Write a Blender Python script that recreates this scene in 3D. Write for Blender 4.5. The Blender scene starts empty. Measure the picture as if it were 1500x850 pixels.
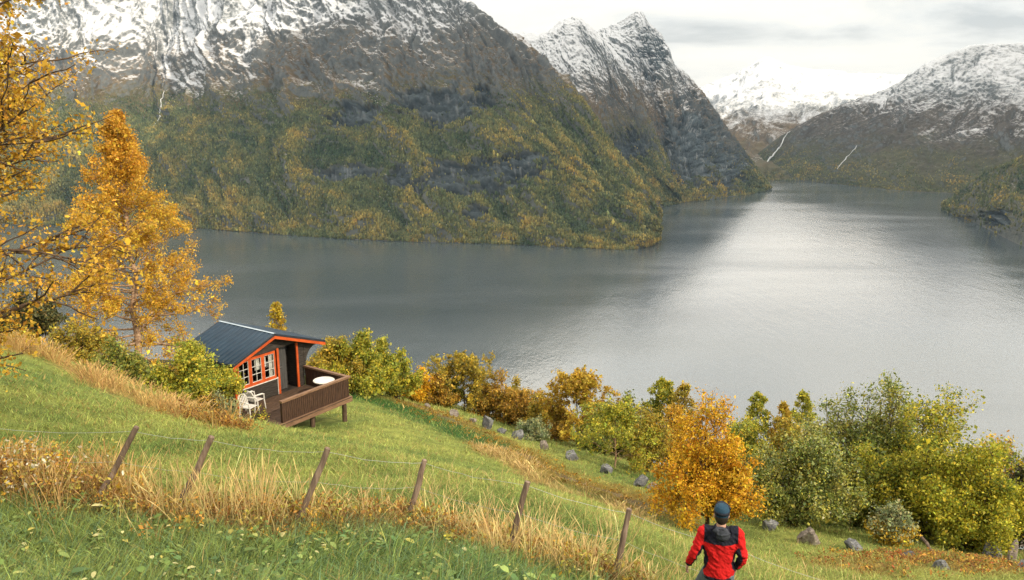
import bpy, math, random
import numpy as np
from mathutils import Vector, Matrix

S = bpy.context.scene
COL = S.collection
R = math.radians
RNG = np.random.default_rng(7)

# ------------------------------------------------------------------ camera
F, HY = 1200.0, 150.0                       # focal length in photo pixels, horizon row
PITCH = math.atan((425 - HY) / F)
FW = np.array([0, math.cos(PITCH), -math.sin(PITCH)])
UP = np.array([0, math.sin(PITCH), math.cos(PITCH)])
RT = np.array([1.0, 0, 0])
WATER = -500.0

def ray(x, y):
    return FW + RT * (x - 750) / F - UP * (y - 425) / F
def at(x, y, d):
    return ray(x, y) * d
def onz(x, y, z):
    r = ray(x, y)
    return r * (z / r[2])
def project(P):
    P = np.asarray(P, float)
    d = P @ FW
    return 750 + F * (P @ RT) / d, 425 - F * (P @ UP) / d, d

cam_d = bpy.data.cameras.new('camera')
cam = bpy.data.objects.new('camera', cam_d)
COL.objects.link(cam)
cam.location = (0, 0, 0)
cam.rotation_euler = (math.pi / 2 - PITCH, 0, 0)
cam_d.sensor_width = 36
cam_d.lens = 36 * F / 1500
cam_d.clip_start = 0.1
cam_d.clip_end = 60000
S.camera = cam

# ------------------------------------------------------------------ noise
_perm = np.random.default_rng(3).permutation(256)
_perm = np.concatenate([_perm, _perm, _perm])
_ang = np.arange(256) * 2 * np.pi / 256 * 37.0
_gx, _gy = np.cos(_ang), np.sin(_ang)

def perlin(x, y):
    x = np.asarray(x, float); y = np.asarray(y, float)
    xi = np.floor(x); yi = np.floor(y)
    xf = x - xi; yf = y - yi
    X = xi.astype(np.int64) & 255; Y = yi.astype(np.int64) & 255
    u = xf * xf * xf * (xf * (xf * 6 - 15) + 10)
    v = yf * yf * yf * (yf * (yf * 6 - 15) + 10)
    def g(ix, iy, fx, fy):
        h = _perm[_perm[ix] + iy]
        return _gx[h] * fx + _gy[h] * fy
    a = g(X, Y, xf, yf); b = g(X + 1, Y, xf - 1, yf)
    c = g(X, Y + 1, xf, yf - 1); d = g(X + 1, Y + 1, xf - 1, yf - 1)
    return 1.5 * ((a * (1 - u) + b * u) * (1 - v) + (c * (1 - u) + d * u) * v)

def fbm(x, y, octaves=5, gain=0.5, lac=2.03, seed=0.0):
    t = 0; a = 1.0; n = 0
    x = x + seed * 17.3; y = y + seed * 9.1
    for _ in range(octaves):
        t = t + a * perlin(x, y); n += a
        a *= gain; x = x * lac + 5.2; y = y * lac + 1.3
    return t / n * 1.6

def ridged(x, y, octaves=5, gain=0.5, seed=0.0):
    t = 0; a = 1.0; n = 0
    x = x + seed * 13.7; y = y + seed * 5.9
    for _ in range(octaves):
        t = t + a * (1 - np.abs(perlin(x, y)) * 1.6); n += a
        a *= gain; x = x * 2.07 + 3.1; y = y * 2.03 + 7.7
    return t / n

def sstep(a, b, x):
    t = np.clip((x - a) / (b - a), 0, 1)
    return t * t * (3 - 2 * t)

# ------------------------------------------------------------------ mesh helpers
def fast_mesh(name, V, Fc, col=None, smooth=False, attrs=None):
    V = np.asarray(V, np.float32); Fc = np.asarray(Fc, np.int32)
    m = bpy.data.meshes.new(name)
    k = Fc.shape[1]
    m.vertices.add(len(V)); m.vertices.foreach_set('co', V.ravel())
    m.loops.add(Fc.size); m.loops.foreach_set('vertex_index', Fc.ravel())
    m.polygons.add(len(Fc))
    m.polygons.foreach_set('loop_start', np.arange(0, Fc.size, k, dtype=np.int32))
    m.polygons.foreach_set('loop_total', np.full(len(Fc), k, np.int32))
    if smooth:
        m.polygons.foreach_set('use_smooth', np.ones(len(Fc), bool))
    m.update(calc_edges=True)
    if col is not None:
        c = np.ones((len(V), 4), np.float32); c[:, :3] = col
        a = m.attributes.new('Col', 'FLOAT_COLOR', 'POINT')
        a.data.foreach_set('color', c.ravel())
    for n, arr in (attrs or {}).items():
        a = m.attributes.new(n, 'FLOAT', 'POINT')
        a.data.foreach_set('value', np.asarray(arr, np.float32))
    return m

def link(name, mesh, mat=None, parent=None, loc=None):
    o = bpy.data.objects.new(name, mesh)
    COL.objects.link(o)
    if mat is not None:
        for mm in (mat if isinstance(mat, (list, tuple)) else [mat]):
            mesh.materials.append(mm)
    if parent is not None:
        o.parent = parent
    if loc is not None:
        o.location = loc
    return o

def tag(o, label=None, cat=None, group=None, kind=None):
    if label: o['label'] = label
    if cat: o['category'] = cat
    if group: o['group'] = group
    if kind: o['kind'] = kind
    return o

def empty(name, loc, rz=0.0):
    o = bpy.data.objects.new(name, None)
    COL.objects.link(o)
    o.location = loc; o.rotation_euler = (0, 0, rz)
    o.empty_display_size = 0.2
    return o

class MB:
    """collects boxes, bars, tubes and sheets into one mesh"""
    def __init__(s):
        s.v = []; s.f = []
    def add(s, vs, fs):
        b = len(s.v)
        s.v += [tuple(map(float, p)) for p in vs]
        s.f += [tuple(i + b for i in f) for f in fs]
        return s
    def box(s, a, b):
        x0, y0, z0 = a; x1, y1, z1 = b
        vs = [(x0, y0, z0), (x1, y0, z0), (x1, y1, z0), (x0, y1, z0), (x0, y0, z1), (x1, y0, z1), (x1, y1, z1), (x0, y1, z1)]
        return s.add(vs, [(0, 3, 2, 1), (4, 5, 6, 7), (0, 1, 5, 4), (1, 2, 6, 5), (2, 3, 7, 6), (3, 0, 4, 7)])
    def prism(s, poly, y0, y1):
        """poly in (x,z), extruded along y"""
        n = len(poly)
        vs = [(p[0], y0, p[1]) for p in poly] + [(p[0], y1, p[1]) for p in poly]
        fs = [tuple(range(n)), tuple(range(2 * n - 1, n - 1, -1))]
        fs += [(i, i + n, (i + 1) % n + n, (i + 1) % n) for i in range(n)]
        return s.add(vs, fs)
    def bar(s, p, q, w, h, up=(0, 0, 1)):
        p = np.array(p, float); q = np.array(q, float)
        d = (q - p) / np.linalg.norm(q - p)
        a = np.cross(d, up); a /= np.linalg.norm(a) + 1e-9
        b = np.cross(a, d)
        vs = [c + a * sx * w / 2 + b * sz * h / 2 for c in (p, q) for sx, sz in ((-1, -1), (1, -1), (1, 1), (-1, 1))]
        return s.add(vs, [(3, 2, 1, 0), (4, 5, 6, 7), (0, 1, 5, 4), (1, 2, 6, 5), (2, 3, 7, 6), (3, 0, 4, 7)])
    def tube(s, pts, rad, k=8, caps=True):
        pts = np.asarray(pts, float)
        rad = np.broadcast_to(np.asarray(rad, float), (len(pts),))
        V, Fq = tube_arrays(pts, rad, k)
        fs = [tuple(f) for f in Fq]
        if caps:
            n = len(pts)
            fs.append(tuple(range(k - 1, -1, -1)))
            fs.append(tuple(range((n - 1) * k, n * k)))
        return s.add(V, fs)
    def build(s, name, mat, parent=None, smooth=False, bevel=0.0):
        m = bpy.data.meshes.new(name)
        m.from_pydata(s.v, [], s.f)
        m.update()
        if smooth:
            m.polygons.foreach_set('use_smooth', np.ones(len(m.polygons), bool))
        o = link(name, m, mat, parent)
        if bevel:
            bv = o.modifiers.new('bevel', 'BEVEL'); bv.width = bevel; bv.segments = 1
        return o

def tube_arrays(pts, rad, k):
    n = len(pts)
    t = np.gradient(pts, axis=0)
    t /= np.linalg.norm(t, axis=1)[:, None] + 1e-9
    ref = np.array([0.31, 0.95, 0.05]) if abs(t[0][2]) > 0.8 else np.array([0, 0, 1.0])
    a = np.cross(t, ref); a /= np.linalg.norm(a, axis=1)[:, None] + 1e-9
    b = np.cross(t, a)
    th = np.arange(k) * 2 * np.pi / k
    V = pts[:, None, :] + rad[:, None, None] * (np.cos(th)[None, :, None] * a[:, None, :] + np.sin(th)[None, :, None] * b[:, None, :])
    i = np.arange(n - 1)[:, None] * k; j = np.arange(k)[None, :]; j2 = (j + 1) % k
    Fq = np.stack([i + j, i + j2, i + k + j2, i + k + j], -1).reshape(-1, 4)
    return V.reshape(-1, 3), Fq

# ------------------------------------------------------------------ materials
class NT:
    def __init__(s, name):
        s.m = bpy.data.materials.new(name); s.m.use_nodes = True
        s.t = s.m.node_tree; s.t.nodes.clear()
        s.out = s.n('ShaderNodeOutputMaterial')
    def n(s, ty, **kw):
        nd = s.t.nodes.new(ty)
        for k, v in kw.items():
            if k in nd.inputs: nd.inputs[k].default_value = v
            else: setattr(nd, k, v)
        return nd
    def l(s, a, b):
        s.t.links.new(a, b)
    def noise(s, vec, scale, detail=4, rough=0.55, dist=0.0):
        nd = s.n('ShaderNodeTexNoise', Scale=scale, Detail=detail, Roughness=rough, Distortion=dist)
        if vec is not None: s.l(vec, nd.inputs['Vector'])
        return nd.outputs['Fac']
    def ramp(s, fac, stops, interp='LINEAR'):
        r = s.n('ShaderNodeValToRGB'); e = r.color_ramp.elements
        r.color_ramp.interpolation = interp
        while len(e) < len(stops): e.new(0.5)
        for el, (p, c) in zip(e, stops):
            el.position = p; el.color = (*c, 1) if len(c) == 3 else c
        s.l(fac, r.inputs['Fac'])
        return r.outputs['Color']
    def mix(s, fac, a, b, mode='MIX'):
        m = s.n('ShaderNodeMix', data_type='RGBA', blend_type=mode)
        for sock, val in ((m.inputs[0], fac), (m.inputs[6], a), (m.inputs[7], b)):
            if hasattr(val, 'is_linked'): s.l(val, sock)
            elif isinstance(val, (int, float)): sock.default_value = val
            else: sock.default_value = (*val, 1)
        return m.outputs[2]
    def math(s, op, a, b=0.0, clamp=False):
        m = s.n('ShaderNodeMath', operation=op, use_clamp=clamp)
        for sock, val in ((m.inputs[0], a), (m.inputs[1], b)):
            if hasattr(val, 'is_linked'): s.l(val, sock)
            else: sock.default_value = val
        return m.outputs[0]
    def bump(s, h, strength, dist):
        b = s.n('ShaderNodeBump', Strength=strength, Distance=dist)
        s.l(h, b.inputs['Height'])
        return b.outputs['Normal']
    def geo(s):
        return s.n('ShaderNodeNewGeometry').outputs['Position']
    def obj(s):
        return s.n('ShaderNodeTexCoord').outputs['Object']
    def scaled(s, vec, sc, rot=(0, 0, 0)):
        mp = s.n('ShaderNodeMapping'); mp.inputs['Scale'].default_value = sc; mp.inputs['Rotation'].default_value = rot
        s.l(vec, mp.inputs['Vector'])
        return mp.outputs['Vector']
    def attr(s, name, out='Color'):
        return s.n('ShaderNodeAttribute', attribute_name=name).outputs[out]
    def principled(s, color, rough=0.6, normal=None, spec=0.3, metal=0.0):
        p = s.n('ShaderNodeBsdfPrincipled')
        for k, v in (('Base Color', color), ('Roughness', rough), ('Normal', normal), ('Specular IOR Level', spec), ('Metallic', metal)):
            if v is None: continue
            if hasattr(v, 'is_linked'): s.l(v, p.inputs[k])
            elif isinstance(v, (int, float)): p.inputs[k].default_value = v
            else: p.inputs[k].default_value = (*v, 1)
        s.l(p.outputs[0], s.out.inputs['Surface'])
        return p

def mat_leaf(name, trans=0.35, rough=0.55, spec=0.25):
    t = NT(name)
    c = t.attr('Col')
    p = t.principled(c, rough, spec=spec)
    tr = t.n('ShaderNodeBsdfTranslucent'); t.l(c, tr.inputs['Color'])
    mx = t.n('ShaderNodeMixShader', Fac=trans)
    t.l(p.outputs[0], mx.inputs[1]); t.l(tr.outputs[0], mx.inputs[2])
    t.l(mx.outputs[0], t.out.inputs['Surface'])
    return t.m

def mat_noise(name, c0, c1, scale=6.0, rough=0.7, stretch=(1, 1, 1), bump=0.3, bdist=0.01, spec=0.25, detail=6, mid=None, metal=0.0):
    t = NT(name)
    v = t.scaled(t.obj(), stretch)
    f = t.noise(v, scale, detail, 0.6)
    stops = [(0.3, c0), (0.7, c1)] if mid is None else [(0.28, c0), (0.5, mid), (0.72, c1)]
    col = t.ramp(f, stops)
    t.principled(col, rough, t.bump(t.noise(v, scale * 3, 4), bump, bdist), spec, metal)
    return t.m

M = {}
M['leaf'] = mat_leaf('leaf')
M['leaf_waxy'] = mat_leaf('leaf_waxy', 0.22, 0.38, 0.5)
M['grass'] = mat_leaf('grass_blade', 0.28, 0.6, 0.2)
M['bark'] = mat_noise('bark', (0.035, 0.022, 0.014), (0.13, 0.085, 0.055), 9, 0.85, (1, 1, 0.3), 0.6, 0.02)
M['bark_birch'] = mat_noise('bark_birch', (0.07, 0.04, 0.025), (0.48, 0.36, 0.25), 7, 0.75, (1, 1, 2.2), 0.4, 0.01, mid=(0.27, 0.17, 0.10))
M['rock'] = mat_noise('rock', (0.025, 0.027, 0.031), (0.20, 0.20, 0.195), 3.0, 0.85, (1, 1, 1.8), 0.8, 0.05, mid=(0.085, 0.088, 0.094))
M['rock_pale'] = mat_noise('rock_pale', (0.07, 0.058, 0.05), (0.32, 0.27, 0.235), 3.0, 0.85, (1, 1, 1.8), 0.8, 0.05, mid=(0.175, 0.145, 0.125))
M['post'] = mat_noise('post_wood', (0.055, 0.040, 0.030), (0.27, 0.20, 0.15), 14, 0.8, (1, 1, 0.10), 0.6, 0.008, mid=(0.14, 0.098, 0.070))
M['deck'] = mat_noise('deck_wood', (0.028, 0.018, 0.012), (0.14, 0.088, 0.055), 5, 0.75, (0.5, 6, 1), 0.5, 0.006, mid=(0.07, 0.043, 0.028))
M['rail'] = mat_noise('rail_wood', (0.018, 0.010, 0.007), (0.085, 0.045, 0.026), 6, 0.75, (5, 5, 0.5), 0.5, 0.006)
M['rail_cap'] = mat_noise('rail_cap_wood', (0.09, 0.048, 0.028), (0.25, 0.15, 0.09), 4, 0.7, (0.8, 8, 8), 0.4, 0.005)
M['wall'] = mat_noise('stained_wall', (0.009, 0.008, 0.007), (0.060, 0.050, 0.041), 4, 0.75, (0.5, 1, 9), 0.5, 0.006)
M['orange'] = mat_noise('orange_paint', (0.30, 0.045, 0.010), (0.56, 0.10, 0.018), 4, 0.6, (1, 1, 1), 0.2, 0.003)
M['white_paint'] = mat_noise('white_paint', (0.45, 0.43, 0.38), (0.66, 0.64, 0.60), 8, 0.5, (1, 1, 1), 0.1, 0.002)
M['plastic'] = mat_noise('white_plastic', (0.46, 0.44, 0.40), (0.64, 0.62, 0.58), 3, 0.4, (1, 1, 1), 0.05, 0.001, spec=0.5)
M['roof'] = mat_noise('roof_steel', (0.009, 0.024, 0.044), (0.018, 0.042, 0.070), 2.5, 0.5, (1, 1, 1), 0.1, 0.002, spec=0.25)
M['roof_edge'] = mat_noise('roof_edge', (0.012, 0.016, 0.022), (0.03, 0.036, 0.046), 3, 0.5)
M['ridge_trim'] = mat_noise('ridge_trim', (0.24, 0.31, 0.37), (0.36, 0.43, 0.49), 3, 0.35, spec=0.6)
M['door'] = mat_noise('door_paint', (0.035, 0.035, 0.034), (0.085, 0.083, 0.08), 4, 0.6, (6, 1, 0.6), 0.3, 0.004)
M['metal'] = mat_noise('dull_metal', (0.25, 0.25, 0.25), (0.5, 0.5, 0.49), 6, 0.35, metal=0.8)
M['curtain'] = mat_noise('curtain', (0.55, 0.53, 0.47), (0.75, 0.73, 0.68), 6, 0.9, (9, 9, 0.6), 0.4, 0.02)
M['dark_room'] = mat_noise('dark_room', (0.012, 0.01, 0.008), (0.03, 0.025, 0.02), 3, 0.9)
M['skin'] = mat_noise('skin', (0.42, 0.24, 0.17), (0.52, 0.31, 0.23), 9, 0.5, bump=0.1, bdist=0.002)
M['hair'] = mat_noise('hair', (0.012, 0.009, 0.007), (0.035, 0.026, 0.02), 30, 0.6)
M['denim'] = mat_noise('trousers', (0.06, 0.085, 0.095), (0.12, 0.15, 0.16), 18, 0.85, bump=0.4, bdist=0.006)
M['cap'] = mat_noise('cap_blue', (0.008, 0.03, 0.055), (0.018, 0.055, 0.09), 20, 0.8, bump=0.3, bdist=0.003)
M['cap_dark'] = mat_noise('cap_dark', (0.006, 0.008, 0.014), (0.014, 0.018, 0.03), 20, 0.8, bump=0.3, bdist=0.003)
M['hood'] = mat_noise('hood_cloth', (0.018, 0.022, 0.03), (0.05, 0.055, 0.068), 10, 0.85, bump=0.6, bdist=0.012)
M['leather'] = mat_noise('boots', (0.02, 0.015, 0.011), (0.05, 0.037, 0.028), 12, 0.6)
def mossy(name, c0, c1, mid):
    t = NT(name); v = t.obj(); n = t.noise(t.scaled(v, (1, 1, 1.8)), 3.0, 6, 0.65)
    col = t.ramp(n, [(0.28, c0), (0.5, mid), (0.72, c1)])
    crack = t.ramp(t.noise(t.scaled(v, (0.6, 0.6, 3.0), (0.4, 0.3, 0)), 5.0, 5, 0.7, 1.2), [(0.45, (1, 1, 1)), (0.5, (0.4, 0.4, 0.4)), (0.55, (1, 1, 1))])
    col = t.mix(0.8, col, crack, 'MULTIPLY')
    lich = t.ramp(t.noise(v, 11, 4, 0.6), [(0.60, (0, 0, 0)), (0.64, (1, 1, 1))])
    col = t.mix(t.math('MULTIPLY', lich, 0.55), col, (0.33, 0.33, 0.27))
    up = t.n('ShaderNodeSeparateXYZ'); t.l(t.n('ShaderNodeNewGeometry').outputs['Normal'], up.inputs[0])
    ms = t.ramp(t.math('ADD', t.math('MULTIPLY', up.outputs['Z'], 0.45), t.noise(v, 4.2, 5, 0.65)), [(0.92, (0, 0, 0)), (1.02, (1, 1, 1))])
    col = t.mix(t.math('MULTIPLY', ms, 0.85), col, (0.085, 0.10, 0.03))
    t.principled(col, 0.88, t.bump(t.math('ADD', n, t.math('MULTIPLY', crack, 0.4)), 0.8, 0.05), 0.2)
    return t.m
M['rock'] = mossy('rock', (0.06, 0.062, 0.068), (0.32, 0.32, 0.31), (0.16, 0.163, 0.17))
M['rock_pale'] = mossy('rock_pale', (0.12, 0.10, 0.085), (0.42, 0.36, 0.31), (0.25, 0.21, 0.18))
t = NT('wire'); t.principled((0.36, 0.38, 0.38), 0.5, None, 0.4, 0.4); M['wire'] = t.m
t = NT('window_glass')
g = t.n('ShaderNodeBsdfGlossy', Roughness=0.03); g.inputs['Color'].default_value = (0.9, 0.93, 0.95, 1)
tr = t.n('ShaderNodeBsdfTransparent'); tr.inputs['Color'].default_value = (0.85, 0.88, 0.87, 1)
mx = t.n('ShaderNodeMixShader', Fac=0.14)
t.l(tr.outputs[0], mx.inputs[1]); t.l(g.outputs[0], mx.inputs[2]); t.l(mx.outputs[0], t.out.inputs['Surface'])
M['glass'] = t.m
# jacket : colour attribute painted per panel, fleece bump
t = NT('jacket_fleece')
f = t.noise(t.obj(), 9, 5); f2 = t.noise(t.obj(), 120, 3)
t.principled(t.mix(0.25, t.attr('Col'), t.ramp(f, [(0.3, (0.25, 0.25, 0.25)), (0.7, (1, 1, 1))]), 'MULTIPLY'), 0.8,
             t.bump(t.math('ADD', f, t.math('MULTIPLY', f2, 0.15)), 0.5, 0.03), 0.15)
M['jacket'] = t.m
# ground
t = NT('ground_soil')
n1 = t.noise(t.geo(), 3.0, 6, 0.65)
c = t.mix(0.7, t.attr('Col'), t.ramp(n1, [(0.3, (0.35, 0.35, 0.35)), (0.7, (1.3, 1.25, 1.1))]), 'MULTIPLY')
t.principled(c, 0.9, t.bump(t.noise(t.geo(), 9, 6, 0.7), 0.8, 0.06), 0.1)
M['ground'] = t.m

def mat_mountain(name, lo, hi):
    """rock / heath base from the colour attribute, snow from the 'snow' attribute broken by fine noise"""
    t = NT(name)
    pos = t.geo()
    base = t.attr('Col'); snow = t.attr('snow', 'Fac')
    n1 = t.noise(pos, 0.035, 7, 0.68)
    n2 = t.noise(t.scaled(pos, (0.45, 0.45, 1.5), (0.35, 0.25, 0)), 0.10, 8, 0.8)
    c = t.mix(0.85, base, t.ramp(n1, [(0.25, (0.45, 0.45, 0.47)), (0.5, (1, 1, 1)), (0.75, (1.5, 1.45, 1.35))]), 'MULTIPLY')
    brk = t.math('ADD', snow, t.math('MULTIPLY', t.math('SUBTRACT', n2, 0.5), 2.1))
    brk = t.math('ADD', brk, t.math('MULTIPLY', t.math('SUBTRACT', n1, 0.5), 0.5))
    fac = t.ramp(brk, [(lo, (0, 0, 0)), (hi, (1, 1, 1))])
    col = t.mix(fac, c, (0.60, 0.615, 0.635))
    t.principled(col, 0.85, t.bump(t.math('ADD', n1, t.math('MULTIPLY', n2, 0.5)), 0.9, 7.0), 0.1)
    return t.m
M['mountain'] = mat_mountain('mountain', 0.26, 1.0)
t = NT('far_forest'); t.principled(t.attr('Col'), 0.85, None, 0.1); M['far_forest'] = t.m
# water
t = NT('fjord_water')
pos = t.geo()
w1 = t.noise(t.scaled(pos, (1, 0.45, 1), (0, 0, R(25))), 0.16, 4, 0.6)
w2 = t.noise(t.scaled(pos, (1, 0.35, 1), (0, 0, R(-20))), 0.035, 3, 0.55)
gust = t.noise(t.scaled(pos, (0.35, 1.6, 1), (0, 0, R(-12))), 0.0016, 4, 0.55, 0.6)
h = t.math('ADD', t.math('MULTIPLY', w1, 1.0), t.math('MULTIPLY', w2, 2.2))
rough = t.ramp(gust, [(0.38, (0.10,) * 3), (0.62, (0.23,) * 3)])
p = t.principled((0.054, 0.069, 0.076), rough, t.bump(h, 0.25, 1.4), 1.0)
p.inputs['IOR'].default_value = 1.55
M['water'] = t.m
t = NT('falling_water'); t.principled((0.6, 0.62, 0.64), 0.6, None, 0.2); M['fall'] = t.m

# ------------------------------------------------------------------ hillside heightfield
CP = [(0, 850, 8.6), (375, 850, 8.3), (750, 850, 8.5), (597, 757, 10.8), (745, 805, 10.6), (900, 842, 10.3),
      (255, 752, 10.2), (140, 735, 10.6), (435, 762, 10.4), (0, 715, 11.0), (0, 650, 14.5), (200, 640, 16.0), (400, 690, 14.5), (600, 680, 19),
      (750, 720, 17.5), (1100, 850, 13.2), (1280, 850, 16.5), (1500, 850, 19.5), (1185, 790, 25), (1035, 782, 25),
      (1400, 815, 24.5), (942, 708, 33), (838, 670, 38), (712, 622, 46), (620, 592, 50), (530, 572, 46),
      (0, 495, 27), (100, 535, 26), (205, 560, 28.5), (860, 745, 21), (1000, 800, 18.5)]
PTS = [at(*c) for c in CP]
# cabin frame (front wall along g, outward normal n)
CAB_O = np.array([-9.468, 31.788, -11.62])
_a = R(34); CG = np.array([math.sin(_a), math.cos(_a), 0]); CN = np.array([math.cos(_a), -math.sin(_a), 0])
def cab(u, v, w):
    return CAB_O + CG * u + CN * v + np.array([0, 0, w])
PTS += [cab(1.15, 2.45, -1.10), cab(-2.3, 2.5, -0.34), cab(-2.8, 0.3, -0.12), cab(1.2, 0.3, -1.35), cab(0, -3, -1.7), cab(-2.3, -3, -0.9)]
PERSON_XY = (2.31, 8.24)
PTS += [np.array([2.31, 8.24, -6.06]), np.array([0, 0, -2.3]), np.array([-8, 0, 0.2]), np.array([8, 0, -5.2]), np.array([0, -12, 2.2]),
        np.array([-20, 10, -0.2]), np.array([20, 4, -9.0])]
PTS = np.array(PTS)
def _tps(r2):
    return np.where(r2 > 1e-12, 0.5 * r2 * np.log(np.maximum(r2, 1e-12)), 0)
_n = len(PTS)
_r2 = ((PTS[:, None, :2] - PTS[None, :, :2]) ** 2).sum(-1)
_A = np.zeros((_n + 3, _n + 3)); _A[:_n, :_n] = _tps(_r2) + np.eye(_n) * 3.0
_A[:_n, _n] = 1; _A[:_n, _n + 1:] = PTS[:, :2]; _A[_n:, :_n] = _A[:_n, _n:].T
_b = np.zeros(_n + 3); _b[:_n] = PTS[:, 2]
_W = np.linalg.solve(_A, _b)
BROW = np.array([(-900, -500), (-120, -10), (-40, 17), (-20, 26), (-15, 37), (-10, 47), (-5, 51), (0, 47), (4, 40), (7.5, 35), (11, 30), (15, 28), (30, 25), (70, 14), (900, -420)], float)
def brow_dist(x, y):
    """signed distance to the brow, positive on the fjord side"""
    x = np.asarray(x, float); y = np.asarray(y, float)
    best = np.full(x.shape, 1e9)
    for (x0, y0), (x1, y1) in zip(BROW[:-1], BROW[1:]):
        dx, dy = x1 - x0, y1 - y0
        t = np.clip(((x - x0) * dx + (y - y0) * dy) / (dx * dx + dy * dy), 0, 1)
        best = np.minimum(best, np.hypot(x - x0 - t * dx, y - y0 - t * dy))
    yb = np.interp(x, BROW[:, 0], BROW[:, 1])
    return np.where(y > yb, best, -best)
def ground(x, y):
    x = np.asarray(x, float); y = np.asarray(y, float)
    sh = x.shape; x = x.ravel(); y = y.ravel()
    xc = np.clip(x, -30, 32); yc = np.clip(y, -14, 60)
    z = np.full(x.shape, _W[_n]) + _W[_n + 1] * xc + _W[_n + 2] * yc
    for i in range(_n):
        z += _W[i] * _tps((xc - PTS[i, 0]) ** 2 + (yc - PTS[i, 1]) ** 2)
    z += -0.28 * (x - xc) - 0.33 * (y - yc)
    d = brow_dist(x, y)
    dp = np.maximum(d - 1.0, 0)
    z -= 0.32 * dp * sstep(0, 25, dp)
    near = sstep(-2, 3, -d) 
    z += 0.07 * fbm(x / 1.7, y / 1.7, 3, seed=1) * (0.4 + 0.6 * near) + 0.16 * fbm(x / 6, y / 6, 2, seed=2) * sstep(7, 14, np.hypot(x, y))
    z += np.where(d > 0, np.minimum(dp * 0.08, 14) * fbm(x / 40, y / 40, 4, seed=3), 0)
    return np.maximum(z, WATER - 0.8).reshape(sh)
def hit(px, py, lo=5.0, hi=120.0):
    """where the ray through a photo pixel meets the hillside"""
    r = ray(px, py)
    ds = np.geomspace(lo, hi, 700)
    P = ds[:, None] * r
    below = P[:, 2] < ground(P[:, 0], P[:, 1])
    i = int(np.argmax(below)) if below.any() else len(ds) - 1
    a, b = ds[max(i - 1, 0)], ds[i]
    for _ in range(14):
        m = (a + b) / 2; p = r * m
        if p[2] < ground(np.array([p[0]]), np.array([p[1]]))[0]: b = m
        else: a = m
    return r * b
def gz(x, y):
    return float(ground(np.array([x]), np.array([y]))[0])
def poly_dist(x, y, line):
    best = np.full(np.shape(x), 1e9)
    for (x0, y0), (x1, y1) in zip(line[:-1], line[1:]):
        dx, dy = x1 - x0, y1 - y0
        t = np.clip(((x - x0) * dx + (y - y0) * dy) / (dx * dx + dy * dy + 1e-9), 0, 1)
        best = np.minimum(best, np.hypot(x - x0 - t * dx, y - y0 - t * dy))
    return best
def world_line(pix):
    return [tuple(hit(*p)[:2]) for p in pix]
FENCE_PIX = [(-60, 700), (60, 718), (140, 737), (255, 754), (435, 766), (597, 764), (745, 808), (900, 848), (985, 905)]
FENCE = world_line(FENCE_PIX)
TAN1 = world_line([(702, 652), (740, 672), (790, 702), (840, 722), (900, 742), (960, 768)])
TAN2 = world_line([(0, 508), (60, 520), (110, 540), (160, 566), (215, 590), (260, 610)])
PATH = world_line([(600, 590), (660, 615), (715, 642), (770, 668), (830, 700), (900, 722), (960, 745)])
DARKG = world_line([(530, 582), (590, 600), (650, 622), (690, 640)])
ROCKY = world_line([(1250, 830), (1330, 815), (1420, 830), (1500, 835)])

def ground_color(x, y):
    n = fbm(x / 5.0, y / 5.0, 4, seed=5); n2 = fbm(x / 1.1, y / 1.1, 3, seed=6)
    g0 = np.array([0.066, 0.118, 0.030]); g1 = np.array([0.265, 0.28, 0.072]); br = np.array([0.17, 0.10, 0.03])
    yl = sstep(9.5, 16, y + 0.5 * n)[..., None]
    t = np.clip(0.42 + 0.35 * n + 0.2 * n2, 0, 1)[..., None] * (0.45 + 0.75 * yl)
    c = g0 * (1 - t) + g1 * t
    def blend(c, col, m):
        m = np.clip(m, 0, 1)[..., None]
        return c * (1 - m) + np.array(col) * m
    d = poly_dist(x, y, FENCE)
    c = blend(c, (0.15, 0.095, 0.03), sstep(0.8, 0.2, d + 0.4 * n2) * 0.85)
    c = blend(c, (0.26, 0.185, 0.07), sstep(0.9, 0.1, poly_dist(x, y, TAN1) + 0.5 * n2) * 0.8)
    c = blend(c, (0.26, 0.175, 0.06), sstep(1.1, 0.1, poly_dist(x, y, TAN2) + 0.5 * n2) * 0.8)
    c = blend(c, (0.17, 0.105, 0.022), sstep(2.6, 0.6, poly_dist(x, y, PATH) + 0.8 * n2) * 0.8)
    c = blend(c, (0.15, 0.115, 0.06), sstep(0.30, 0.10, poly_dist(x, y, PATH) + 0.35 * n))
    c = blend(c, (0.035, 0.085, 0.018), sstep(2.4, 0.8, poly_dist(x, y, DARKG) + 0.5 * n2))
    c = blend(c, (0.20, 0.10, 0.03), sstep(1.6, 0.4, poly_dist(x, y, ROCKY) + 0.6 * n2) * 0.6)
    db = brow_dist(x, y)
    c = blend(c, (0.055, 0.05, 0.018), sstep(0, 6, db))
    return c

def grow_axis(lo, hi, a, b, fine, ratio=1.09):
    mid = list(np.arange(a, b + 1e-6, fine))
    st = fine; v = b
    while v < hi:
        st *= ratio; v += st; mid.append(v)
    st = fine; v = a
    left = []
    while v > lo:
        st *= ratio; v -= st; left.append(v)
    return np.array(left[::-1] + mid)
gx = grow_axis(-1500, 1500, -18, 20, 0.14)
gy = grow_axis(-300, 1350, 5, 52, 0.14)
GX, GY = np.meshgrid(gx, gy, indexing='ij')
GZ = ground(GX, GY)
ni, nj = GX.shape
idx = np.arange(ni * nj).reshape(ni, nj)
Fq = np.stack([idx[:-1, :-1], idx[1:, :-1], idx[1:, 1:], idx[:-1, 1:]], -1).reshape(-1, 4)
V = np.stack([GX, GY, GZ], -1).reshape(-1, 3)
link('ground', fast_mesh('ground', V, Fq, ground_color(V[:, 0], V[:, 1]), True), M['ground'])['kind'] = 'structure'

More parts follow.
